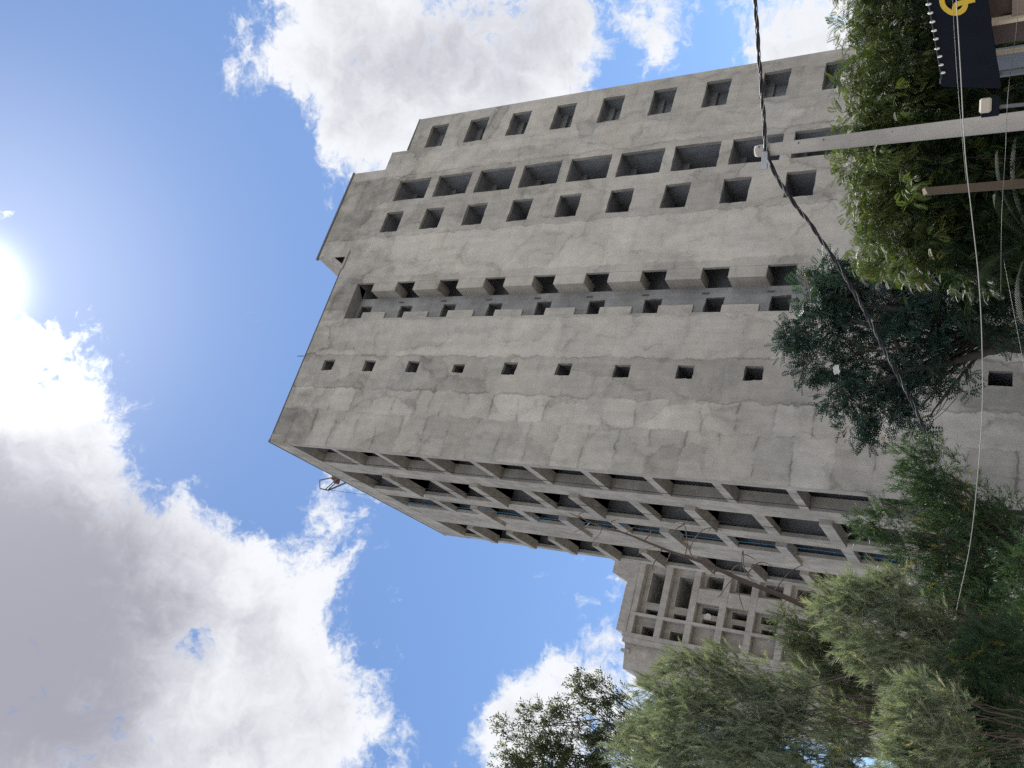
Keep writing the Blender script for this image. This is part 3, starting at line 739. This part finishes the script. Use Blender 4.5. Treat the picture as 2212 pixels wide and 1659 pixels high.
# ------------------------------------------------------------------ foliage
def unit(v): return v / np.linalg.norm(v, axis=-1, keepdims=True)
def pinnate(n, L, ll, lw, droop=.25, fold=.35):
    """one feather leaf along +X: pairs of leaflets, as quads (n*2, 4, 3)"""
    q = []
    for i in range(n):
        x = L * (.15 + .85 * i / (n - 1)); z = -droop * L * (i / (n - 1)) ** 2
        s_ = ll * (.65 + .5 * math.sin(math.pi * (i + .6) / n))
        for sd in (-1, 1):
            d = np.array([.45, sd * .9, -fold * .6]); d /= np.linalg.norm(d); w = np.array([.9, -sd * .45, 0]) * lw / 2
            o = np.array([x, 0, z]); 
            q.append([o, o + d * s_ * .5 + w, o + d * s_, o + d * s_ * .5 - w])
    return np.array(q)
def shoot(n, L, nl, nw, spread=.5):
    """a twig along +X closely set with narrow leaves"""
    q = []; r = np.random.default_rng(n)
    for i in range(n):
        x = L * i / n; a = i * 2.4; dr = np.array([1.0, spread * math.cos(a), spread * math.sin(a)]); dr /= np.linalg.norm(dr)
        side = np.cross(dr, r.normal(size=3)); side /= np.linalg.norm(side)
        o = np.array([x, 0, 0]); l_ = nl * r.uniform(.7, 1.2)
        q.append([o - side * nw / 2, o + side * nw / 2, o + dr * l_ + side * nw * .2, o + dr * l_ - side * nw * .2])
    o = np.array([0, 0, 0.]); q.append([o + [0, .003, 0], o - [0, .003, 0], np.array([L, -.002, 0]), np.array([L, .002, 0])])
    return np.array(q)
def leafy(n, L, ll, lw):
    """a twig end with a rosette of oval leaves"""
    q = []; r = np.random.default_rng(n + 50)
    for i in range(n):
        a = i * 2.4; x = L * i / n; dr = np.array([.8, math.cos(a), math.sin(a)]) + r.normal(size=3) * .2; dr /= np.linalg.norm(dr)
        side = np.cross(dr, [1, .2, .1]); side /= np.linalg.norm(side); o = np.array([x, 0, 0]); l_ = ll * r.uniform(.7, 1.15)
        q.append([o, o + dr * l_ * .5 + side * lw / 2, o + dr * l_, o + dr * l_ * .5 - side * lw / 2])
    o = np.array([0, 0, 0.]); q.append([o + [0, .003, 0], o - [0, .003, 0], np.array([L, -.002, 0]), np.array([L, .002, 0])])
    return np.array(q)
def scatter(base, pos, axis, scale, roll):
    """place copies of a leaf form: (K,4,3) at N points"""
    x = unit(axis); ref = np.where(np.abs(x[:, 2:3]) > .93, np.array([[1., 0, 0]]), np.array([[0, 0, 1.]]))
    y = unit(np.cross(ref, x)); z = np.cross(x, y)
    c_, s_ = np.cos(roll)[:, None], np.sin(roll)[:, None]
    y2 = y * c_ + z * s_; z2 = -y * s_ + z * c_
    Rm = np.stack([x, y2, z2], axis=2)                      # N,3,3 columns
    v = np.einsum('nij,kqj->nkqi', Rm, base) * scale[:, None, None, None] + pos[:, None, None, :]
    return v
def crown_mesh(name, quads, tone, mat, parent, loc):
    v = np.concatenate([q.reshape(-1, 3) for q in quads]) - np.array(loc)[None, :]
    nq = len(v) // 4
    me = bpy.data.meshes.new(name)
    me.vertices.add(nq * 4); me.vertices.foreach_set('co', v.astype(np.float32).ravel())
    me.loops.add(nq * 4); me.loops.foreach_set('vertex_index', np.arange(nq * 4, dtype=np.int32))
    me.polygons.add(nq); me.polygons.foreach_set('loop_start', np.arange(0, nq * 4, 4, dtype=np.int32))
    me.update(calc_edges=True)
    at_ = me.attributes.new('tone', 'FLOAT', 'FACE'); at_.data.foreach_set('value', np.concatenate(tone).astype(np.float32))
    o = link(name, me, mat, parent)
    return o
def fill(blobs, Y, base, dens, size, shell=.55, droop=0.0, upward=0.3, depth=1.0, seed=1, tone0=.5, jitter_tone=.25, outward=1.0, scale=(.7, 1.25)):
    """blobs: picture x, y, radius (and an optional depth change): each is a clump of leaves in space"""
    r = np.random.default_rng(seed); Q = []; T = []
    for bl in blobs:
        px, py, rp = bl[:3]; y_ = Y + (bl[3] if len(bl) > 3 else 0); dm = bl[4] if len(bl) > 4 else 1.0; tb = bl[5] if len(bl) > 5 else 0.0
        c = at(px, py, y_); R = rp * ppm(px, py, y_)
        n = max(6, int(dens * dm * (R / size) ** 2))
        d = unit(r.normal(size=(n, 3))); rad = np.where(r.random(n) < shell, r.uniform(.75, 1.05, n), r.random(n) ** (1 / 3.) * .8)
        p = c + d * rad[:, None] * R * np.array([1, depth, 1])
        # lumpy clumps: pull leaves to a few sub-centres
        k = max(3, int(R / size * 1.4)); sc_ = c + unit(r.normal(size=(k, 3))) * R * .72 * np.array([1, depth, 1]); idx = r.integers(0, k, n)
        pull = r.random(n)[:, None] < .55
        p = np.where(pull, sc_[idx] + (r.normal(size=(n, 3))) * R * .20, p)
        axis = d * outward + np.array([0, 0, upward - droop]) + r.normal(size=(n, 3)) * .45
        s_ = size * r.uniform(scale[0], scale[1], n)
        v = scatter(base, p, axis, s_, r.uniform(-.9, .9, n))
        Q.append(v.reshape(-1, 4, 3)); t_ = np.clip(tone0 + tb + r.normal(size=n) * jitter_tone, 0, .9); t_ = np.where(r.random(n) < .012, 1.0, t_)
        T.append(np.repeat(t_, base.shape[0]))
    return Q, T
def limb(b, p, q, r0, r1, sag=.12, n=6, seed=0, sides=7):
    r = np.random.default_rng(seed); p, q = np.array(p, float), np.array(q, float); L = np.linalg.norm(q - p)
    mid = (p + q) / 2 + r.normal(size=3) * L * sag; pts = []
    for i in range(n + 1):
        t = i / n; pts.append((1 - t) ** 2 * p + 2 * t * (1 - t) * mid + t * t * q + r.normal(size=3) * L * .012 * (0 < i < n))
    b.tube(pts, list(np.linspace(r0, r1, n + 1)), sides); return pts
def tree(name, label, root, fork, blobs, Y, mat, fills, trunk_r, bark=None, twigs=3, group=None, seed=1, cat='tree', reach=.8, lean=(0, 0)):
    """root: world xy of the stem; fork: world point where the limbs part"""
    loc = (root[0], root[1], 0.0); t = empty(name, loc); tag(t, label, cat, group)
    Q, T = [], []
    for f in fills:
        q, tt = fill(blobs if f.get('blobs') is None else f['blobs'], Y, **{k: v for k, v in f.items() if k != 'blobs'}); Q += q; T += tt
    crown_mesh('crown', Q, T, mat, t, loc)
    b = MB(); O = np.array(loc); fk = np.array(fork) - O
    limb(b, (0, 0, -.1), fk, trunk_r, trunk_r * .72, .06, 8, seed, 10)
    r = np.random.default_rng(seed + 9)
    for i, bl in enumerate(blobs):
        y_ = Y + (bl[3] if len(bl) > 3 else 0); c = at(bl[0], bl[1], y_) - O; R = bl[2] * ppm(bl[0], bl[1], y_)
        st = fk * r.uniform(.8, 1.0) + np.array([0, 0, 0]); en = st + (c - st) * reach
        pts = limb(b, st, en, trunk_r * r.uniform(.16, .26), trunk_r * .07, .14, 7, seed * 31 + i, 6)
        for k in range(twigs):
            p = pts[int(r.integers(3, 7))]; e = c + unit(r.normal(size=3)) * R * r.uniform(.6, 1.0)
            limb(b, p, e, trunk_r * .06, trunk_r * .02, .2, 4, seed * 77 + i * 9 + k, 4)
    b.build('trunk', bark or M_BARK, t, smooth=True)
    return t

L_LIGHT = leafmat('light_green_leaves', (.009, .024, .009), (.090, .118, .030), (.15, .14, .04), .26)
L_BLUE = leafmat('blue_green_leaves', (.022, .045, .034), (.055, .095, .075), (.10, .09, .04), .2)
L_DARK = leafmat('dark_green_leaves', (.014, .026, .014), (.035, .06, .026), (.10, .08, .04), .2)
L_FINE = leafmat('fine_green_leaves', (.016, .038, .018), (.05, .085, .034), (.26, .22, .04), .3)
L_GREY = leafmat('grey_green_leaves', (.082, .102, .066), (.24, .268, .19), (.46, .41, .29), .36)
L_CLUMP = leafmat('dull_green_leaves', (.036, .05, .026), (.085, .105, .048), (.22, .20, .05), .36)
L_PALM = leafmat('palm_leaves', (.016, .026, .02), (.032, .048, .032), (.14, .12, .06), .2)
PIN = pinnate(8, 1.0, .34, .085, .35)
PINR = pinnate(5, 1.0, .34, .17, .15)
SHOOT = shoot(22, 1.0, .42, .035, .42)
SHOOTF = shoot(20, 1.0, .34, .045, .75)
LEAFY = leafy(11, 1.0, .5, .16)

# tall light-green tree at the right, its outer sprays in the sun: lit fringe and shaded inside painted by leaf tone
Y1 = 19.0
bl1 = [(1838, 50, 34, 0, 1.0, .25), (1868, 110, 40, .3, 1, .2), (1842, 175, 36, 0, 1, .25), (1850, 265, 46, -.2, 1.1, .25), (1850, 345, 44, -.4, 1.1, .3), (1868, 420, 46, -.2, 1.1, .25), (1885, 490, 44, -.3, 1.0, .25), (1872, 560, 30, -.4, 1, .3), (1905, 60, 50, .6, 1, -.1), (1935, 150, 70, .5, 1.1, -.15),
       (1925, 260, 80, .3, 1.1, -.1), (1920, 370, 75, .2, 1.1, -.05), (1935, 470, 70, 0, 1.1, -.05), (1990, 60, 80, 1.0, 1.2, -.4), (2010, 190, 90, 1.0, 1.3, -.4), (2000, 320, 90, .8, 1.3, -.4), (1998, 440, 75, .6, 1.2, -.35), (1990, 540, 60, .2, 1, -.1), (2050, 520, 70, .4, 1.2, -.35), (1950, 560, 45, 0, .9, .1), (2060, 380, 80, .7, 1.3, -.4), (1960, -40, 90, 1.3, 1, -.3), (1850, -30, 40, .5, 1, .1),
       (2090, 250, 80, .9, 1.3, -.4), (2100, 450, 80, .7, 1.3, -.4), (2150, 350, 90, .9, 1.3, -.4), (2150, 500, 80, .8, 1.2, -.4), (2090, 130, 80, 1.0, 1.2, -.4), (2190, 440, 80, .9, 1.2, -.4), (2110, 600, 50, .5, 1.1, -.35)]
bl1 += [(x + 22, y, 62, dy, 1.1, -.2) for y in range(20, 620, 75) for x, dy in ((1905, 1.6), (1915, 2.8))] + [(x, y, 95, 2.6, 1.3, -.4) for y in range(40, 560, 95) for x in (1990, 2080)]  # unseen clumps added behind the fringe to shade the inner crown
f1 = at(2300, 330, Y1 + .8)
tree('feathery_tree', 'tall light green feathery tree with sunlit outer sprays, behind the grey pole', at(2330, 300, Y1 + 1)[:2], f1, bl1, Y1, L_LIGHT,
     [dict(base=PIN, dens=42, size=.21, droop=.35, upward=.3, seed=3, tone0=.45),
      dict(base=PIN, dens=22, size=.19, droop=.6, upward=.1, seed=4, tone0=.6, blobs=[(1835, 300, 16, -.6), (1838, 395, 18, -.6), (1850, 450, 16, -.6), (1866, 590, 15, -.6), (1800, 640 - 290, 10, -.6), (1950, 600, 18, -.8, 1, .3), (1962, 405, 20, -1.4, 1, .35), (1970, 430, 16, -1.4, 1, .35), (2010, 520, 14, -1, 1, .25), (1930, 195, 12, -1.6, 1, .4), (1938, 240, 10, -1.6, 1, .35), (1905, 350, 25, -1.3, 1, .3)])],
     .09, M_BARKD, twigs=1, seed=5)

# dense shaded trees filling the bottom of the gap (right of the tower, left of the shop)
Y7 = 23.5
bl7 = [(2090, 120, 120), (2160, 250, 120), (2100, 300, 110, .4), (2140, 420, 110), (2060, 420, 100, .3), (2120, 530, 100), (2190, 520, 100), (2190, 660, 80), (2110, 620, 70), (2040, 560, 60), (2040, 220, 110), (2040, 60, 120), (2180, 90, 140), (2230, 400, 120)]
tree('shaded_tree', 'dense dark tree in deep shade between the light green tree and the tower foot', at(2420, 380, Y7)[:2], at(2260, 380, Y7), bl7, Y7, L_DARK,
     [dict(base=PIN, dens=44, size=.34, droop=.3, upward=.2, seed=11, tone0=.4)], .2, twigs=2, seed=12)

# round blue-green tree in the shade of the tower
Y2 = 25.0
bl2 = [(1758, 640, 48), (1722, 700, 38), (1702, 745, 30), (1790, 600, 45), (1790, 690, 62), (1770, 770, 55), (1850, 610, 60, -.2), (1850, 690, 70, .5), (1828, 800, 52), (1810, 860, 46), (1862, 850, 50), (1848, 920, 40), (1905, 900, 42), (1890, 945, 26), (1900, 640, 60, .4), (1920, 740, 66, .3), (1915, 820, 46), (1960, 800, 50, .3), (1950, 660, 55, .6), (1965, 900, 34), (1985, 930, 20), (2005, 835, 22), (2005, 720, 40, .5, .6), (1740, 800, 34), (2048, 790, 20), (2085, 850, 16, 0, .9), (2090, 800, 18, 0, .5), (1995, 600, 50, 1.0, .7), (2040, 690, 55, -.3, .8), (2010, 760, 40, -.3, .8), (2095, 690, 45, -.3, .7), (2060, 620, 55, .3), (1930, 870, 36), (1990, 690, 45, -.4, .7), (2150, 700, 60, -.4, .8), (2020, 800, 40, -.3, .8), (1950, 720, 50, -.4, .9)]
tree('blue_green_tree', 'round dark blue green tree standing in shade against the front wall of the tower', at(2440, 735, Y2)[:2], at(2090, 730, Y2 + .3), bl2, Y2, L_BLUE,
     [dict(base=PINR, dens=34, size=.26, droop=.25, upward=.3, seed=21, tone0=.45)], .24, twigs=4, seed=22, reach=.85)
b = MB(); O2 = at(2100, 745, Y2)
t2 = [o for o in bpy.data.objects if o.name == 'blue_green_tree'][0]; O_ = np.array(t2.location)
for i, (p, q, r0) in enumerate((((2200, 735), (2060, 690), .17), ((2060, 690), (1900, 665), .12), ((2190, 740), (2060, 780), .13), ((2060, 780), (1960, 800), .11), ((1960, 800), (1890, 830), .08), ((1960, 795), (1930, 720), .07), ((1930, 720), (1840, 690), .06), ((1900, 665), (1800, 640), .06))):
    limb(b, at(p[0], p[1], Y2 - .1) - O_, at(q[0], q[1], Y2 - .2) - O_, r0, r0 * .7, .05, 8, 300 + i, 9)
b.build('branch', M_BARK, t2, smooth=True)
for k, (x, y, w_, lab) in enumerate(((1806, 798, .17, 'pale torn plastic bag caught in the middle of the blue green tree'), (1905, 947, .15, 'tan scrap of plastic caught in the lowest leaf tips of the blue green tree'))):
    bm = MB(); c = at(x, y, Y2 - 1.3); g = [[c + np.array([(i - 1.5) * w_ * .5 + jit(.03), jit(.06), (j - 1) * w_ * .42 * (1 - .25 * abs(i - 1.5)) + jit(.03)]) for j in range(3)] for i in range(4)]
    for i in range(3):
        for j in range(2): bm.poly(g[i][j], g[i + 1][j], g[i + 1][j + 1], g[i][j + 1])
    o = bm.build('plastic_bag', flat('torn_plastic' if k else 'pale_plastic', (.45, .38, .29) if k else (.55, .54, .50), .5, .15), smooth=True); tag(o, lab, 'litter')

# fine-leaved green trees at the lower left of the tower corner
Y3 = 14.0
bl3 = [(1975, 985, 34, 0, 1, .2), (2010, 970, 26), (2035, 1020, 50), (1990, 1050, 46), (2050, 1090, 56), (1905, 1095, 26, 0, .9, .3), (1880, 1135, 30, 0, .9, .3), (1930, 1140, 36), (2100, 1070, 34), (2110, 1140, 66), (2160, 1090, 30), (2190, 1130, 48), (1975, 1190, 40, 0, .9, .15), (2030, 1170, 54, .2), (2090, 1230, 80), (2170, 1210, 80), (2040, 1300, 70, .4), (2130, 1330, 100), (2200, 1320, 90), (2190, 1440, 90), (2100, 1440, 80, .3), (2200, 1560, 90), (2130, 1540, 80), (2170, 1640, 90), (2080, 1620, 70, .3)]
tree('fine_leaved_tree', 'green fine leaved tree before the tower corner, crossed by the pale sagging wire', at(2460, 1270, Y3)[:2], at(2230, 1260, Y3), bl3, Y3, L_FINE,
     [dict(base=SHOOTF, dens=42, size=.2, upward=.7, droop=0, seed=31, tone0=.5, outward=.7)], .12, twigs=3, seed=32)

# small dark tree with yellow tips beside the second block
Y6 = 17.0
bl6 = [(1690, 1330, 20, 0, .9, .4), (1715, 1365, 34), (1750, 1390, 40), (1730, 1420, 34), (1790, 1360, 40), (1800, 1430, 45), (1850, 1420, 55), (1760, 1330, 26, 0, .8, .2), (1850, 1480, 55), (1900, 1500, 60), (1790, 1490, 44)]
tree('yellow_tipped_tree', 'small dark tree with yellow green tips standing before the lower block', at(2500, 1440, Y6)[:2], at(1960, 1440, Y6), bl6, Y6, L_CLUMP,
     [dict(base=SHOOTF, dens=42, size=.2, upward=.7, seed=41, tone0=.4, outward=.7)], .09, twigs=3, seed=42)

# grey-green plumed trees
Y4 = 11.0
bl4 = [(1440, 1470, 34, .3, 1.0), (1395, 1480, 22, .3, .7), (1490, 1450, 44), (1545, 1425, 36), (1580, 1460, 56), (1520, 1510, 64), (1440, 1530, 52), (1390, 1560, 40, .3, .8), (1640, 1470, 48), (1620, 1540, 76), (1540, 1590, 76), (1450, 1610, 64), (1700, 1510, 60), (1700, 1590, 76), (1610, 1640, 76), (1775, 1560, 50), (1790, 1620, 70), (1375, 1630, 46, .2, .8), (1860, 1620, 60, .2), (1850, 1560, 40, .3), (1745, 1480, 36), (1480, 1650, 70, .6, 1.2), (1560, 1680, 80, .6, 1.2), (1400, 1600, 40, .6), (1660, 1690, 90, .5, 1.2), (1440, 1580, 60, .9, 1.1), (1530, 1540, 70, .9)]
tree('plumed_tree', 'broad grey green plumed tree in front of the lower concrete block, at the bottom edge', at(2560, 1560, Y4)[:2], at(2330, 1590, Y4), bl4, Y4, L_GREY,
     [dict(base=SHOOT, dens=40, size=.165, upward=1.1, seed=51, tone0=.42, outward=.55, jitter_tone=.28)], .06, M_BARE, twigs=3, seed=52)
bl5 = [(1800, 1275, 30, .2, .9), (1795, 1310, 36), (1840, 1290, 40), (1850, 1340, 50), (1890, 1300, 36), (1905, 1260, 30), (1930, 1290, 44), (1955, 1255, 26), (1965, 1320, 44), (1915, 1370, 60), (1980, 1400, 56), (1860, 1390, 40), (2020, 1340, 30), (2030, 1420, 44), (1960, 1450, 44), (2050, 1470, 36), (1900, 1430, 36)]
tree('plumed_tree', 'grey green plumed tree at the thick end of the dead branch, before the side face', at(2560, 1400, Y4 - 1)[:2], at(2330, 1400, Y4 - 1), bl5, Y4 - 1, L_GREY,
     [dict(base=SHOOT, dens=44, size=.155, upward=.9, seed=61, tone0=.42, outward=.6, jitter_tone=.28)], .055, M_BARE, twigs=3, seed=62)
bl9 = [(1960, 1510, 30), (1985, 1490, 28), (2020, 1500, 36), (1995, 1545, 44), (2050, 1540, 44), (1960, 1560, 34), (2020, 1600, 56), (1970, 1620, 44), (2070, 1620, 50), (2010, 1660, 50), (1940, 1650, 30)]
tree('plumed_tree', 'small pale plumed bush right of the broad plumed tree, near the bottom right corner', at(2560, 1600, Y4 - 2)[:2], at(2330, 1600, Y4 - 2), bl9, Y4 - 2, L_GREY,
     [dict(base=SHOOT, dens=44, size=.14, upward=.9, seed=71, tone0=.5, outward=.6, jitter_tone=.28)], .045, M_BARE, twigs=2, seed=72)

bl10 = [(2085, 1365, 40, .6), (2140, 1400, 56), (2205, 1385, 66), (2120, 1470, 58), (2190, 1480, 66), (2100, 1550, 50), (2170, 1570, 66), (2140, 1650, 66), (2215, 1650, 70), (2225, 1300, 50, .5), (2215, 1210, 44, 1)]
tree('fine_leaved_tree', 'dark fine leaved bush filling the bottom right corner beside the grey plumed bush', at(2560, 1520, 9.6)[:2], at(2400, 1500, 9.6), bl10, 9.6, L_FINE,
     [dict(base=SHOOTF, dens=40, size=.15, upward=.7, seed=91, tone0=.4, outward=.7)], .05, twigs=2, seed=92)

# open-crowned tree against the sky at the far left
Y5 = 18.0
bl8 = [(1262, 1462, 18), (1290, 1478, 26), (1240, 1490, 22), (1310, 1510, 30), (1355, 1500, 18), (1270, 1520, 28), (1180, 1540, 24), (1210, 1530, 18), (1135, 1545, 22), (1090, 1570, 20), (1110, 1590, 14), (1225, 1570, 34), (1170, 1590, 36), (1290, 1575, 36), (1340, 1560, 34), (1125, 1620, 36), (1190, 1640, 44), (1255, 1630, 46), (1320, 1630, 46), (1370, 1590, 36), (1100, 1650, 34), (1180, 1690, 60), (1290, 1700, 60)]
tree('clustered_tree', 'open dark tree with leaf clusters against sky and white cloud at the bottom edge', at(2300, 1900, Y5)[:2], at(1480, 1720, Y5), bl8, Y5, L_CLUMP,
     [dict(base=LEAFY, dens=17, size=.18, upward=1.0, seed=81, tone0=.45, outward=.6, jitter_tone=.3)], .13, twigs=5, seed=82, reach=.9)

# palm low down at the right
Y8 = 17.0
pc = at(2235, 520, Y8); palm = empty('palm_tree', (pc[0], pc[1], 0)); tag(palm, 'dark palm fronds showing at the right edge around the brown timber post', 'palm')
O8 = np.array(palm.location); b = MB(); limb(b, (0, 0, -.1), pc - O8, .12, .09, .01, 8, 5, 10); b.build('trunk', M_BARK, palm, smooth=True)
for k, (tx, ty) in enumerate(((2150, 330), (2190, 300), (2110, 600), (2145, 420), (2205, 700))):
    e = at(tx, ty, Y8 - .6 + .2 * (k % 3)); mid = (pc + e) / 2 + np.array([0, 0, .35]); q = []; pp = None
    for i in range(26):
        t = (i + 4) / 30; p = (1 - t) ** 2 * pc + 2 * t * (1 - t) * mid + t * t * e; d = unit((2 * (1 - t) * (mid - pc) + 2 * t * (e - mid))[None])[0]
        s_ = unit(np.cross(d, [0, 0, 1.])[None])[0]; ll = .46 * math.sin(math.pi * (.12 + .8 * t))
        for sd in (-1, 1):
            w_ = d * .005; tip = p + (d * .7 + s_ * sd * .8 - np.array([0, 0, .25])) * ll; q.append([p - w_, p + w_, tip + w_ * .3, tip - w_ * .3])
        if pp is not None: q.append([pp + s_ * .008, p + s_ * .006, p - s_ * .006, pp - s_ * .008])
        pp = p
    crown_mesh('frond', [np.array(q)], [np.full(len(q), .3 + .06 * k)], L_PALM, palm, O8)

# dead bare branch-tree leaning across the side face
YD = 12.5
dead = empty('dead_tree', tuple(np.append(at(2500, 1640, YD)[:2], 0))); tag(dead, 'leaning dead tree with bare curling twigs crossing the side face of the tower', 'tree')
OD = np.array(dead.location)
stem = [(2500, 1640), (2150, 1500), (1960, 1415), (1860, 1368), (1785, 1335), (1735, 1308), (1680, 1283), (1625, 1262), (1580, 1243), (1535, 1222), (1490, 1205), (1450, 1192), (1400, 1172), (1350, 1152), (1300, 1138), (1262, 1122), (1230, 1108)]
sp = [at(x, y, YD) - OD for x, y in stem]; sp[0] = np.array([0, 0, -.1])
wid = [30, 26, 22, 18, 16, 13.5, 12, 11, 10, 9, 8, 7, 6, 5, 4, 3, 1.6]
b = MB(); path = smooth_path(sp, 6); b.tube(path, [ppm(1500, 1200, YD) * .5 * w_ * .82 for w_ in np.interp(np.linspace(0, 16, len(path)), range(17), wid)], 9)
b.build('trunk', M_BARE, dead, smooth=True)
b = MB(); tw_ = [[(1640, 1266), (1612, 1240), (1606, 1200), (1625, 1205), (1650, 1222)], [(1606, 1202), (1604, 1190), (1600, 1232)], [(1612, 1240), (1640, 1215), (1668, 1222)], [(1575, 1240), (1592, 1222), (1618, 1225)],
    [(1480, 1203), (1484, 1170), (1478, 1132), (1460, 1130)], [(1478, 1132), (1462, 1142), (1440, 1158)], [(1500, 1210), (1490, 1185), (1512, 1150), (1536, 1140), (1560, 1146)], [(1536, 1140), (1530, 1148)], [(1420, 1180), (1395, 1186), (1378, 1200)], [(1430, 1186), (1410, 1222), (1413, 1232)],
    [(1670, 1280), (1702, 1240), (1735, 1220), (1748, 1228)], [(1690, 1288), (1688, 1300)], [(1600, 1252), (1596, 1280), (1606, 1318)], [(1585, 1245), (1572, 1262), (1552, 1290), (1550, 1284)], [(1720, 1300), (1700, 1296), (1676, 1320)], [(1545, 1228), (1530, 1250)],
    [(1350, 1152), (1370, 1140), (1388, 1148)], [(1300, 1138), (1296, 1152), (1280, 1170)], [(1262, 1122), (1250, 1112), (1262, 1106)], [(1330, 1146), (1320, 1128), (1336, 1122)], [(1276, 1128), (1262, 1140), (1240, 1150)], [(1720, 1300), (1738, 1280), (1758, 1276)], [(1450, 1192), (1440, 1216), (1446, 1224)], [(1390, 1170), (1406, 1150), (1400, 1140)], [(1790, 1310), (1797, 1280), (1812, 1264), (1818, 1246)], [(1797, 1280), (1790, 1272)]]
for i, t_ in enumerate(tw_):
    pts = [at(x, y, YD + (0 if j == 0 else jit(.25))) - OD for j, (x, y) in enumerate(t_)]
    b = MB(); pp = smooth_path(pts, 5); b.tube(pp, list(np.linspace(1.7, .7, len(pp)) * ppm(1500, 1200, YD) * .8), 5)
    b.build('twig', M_BARE, dead, smooth=True)
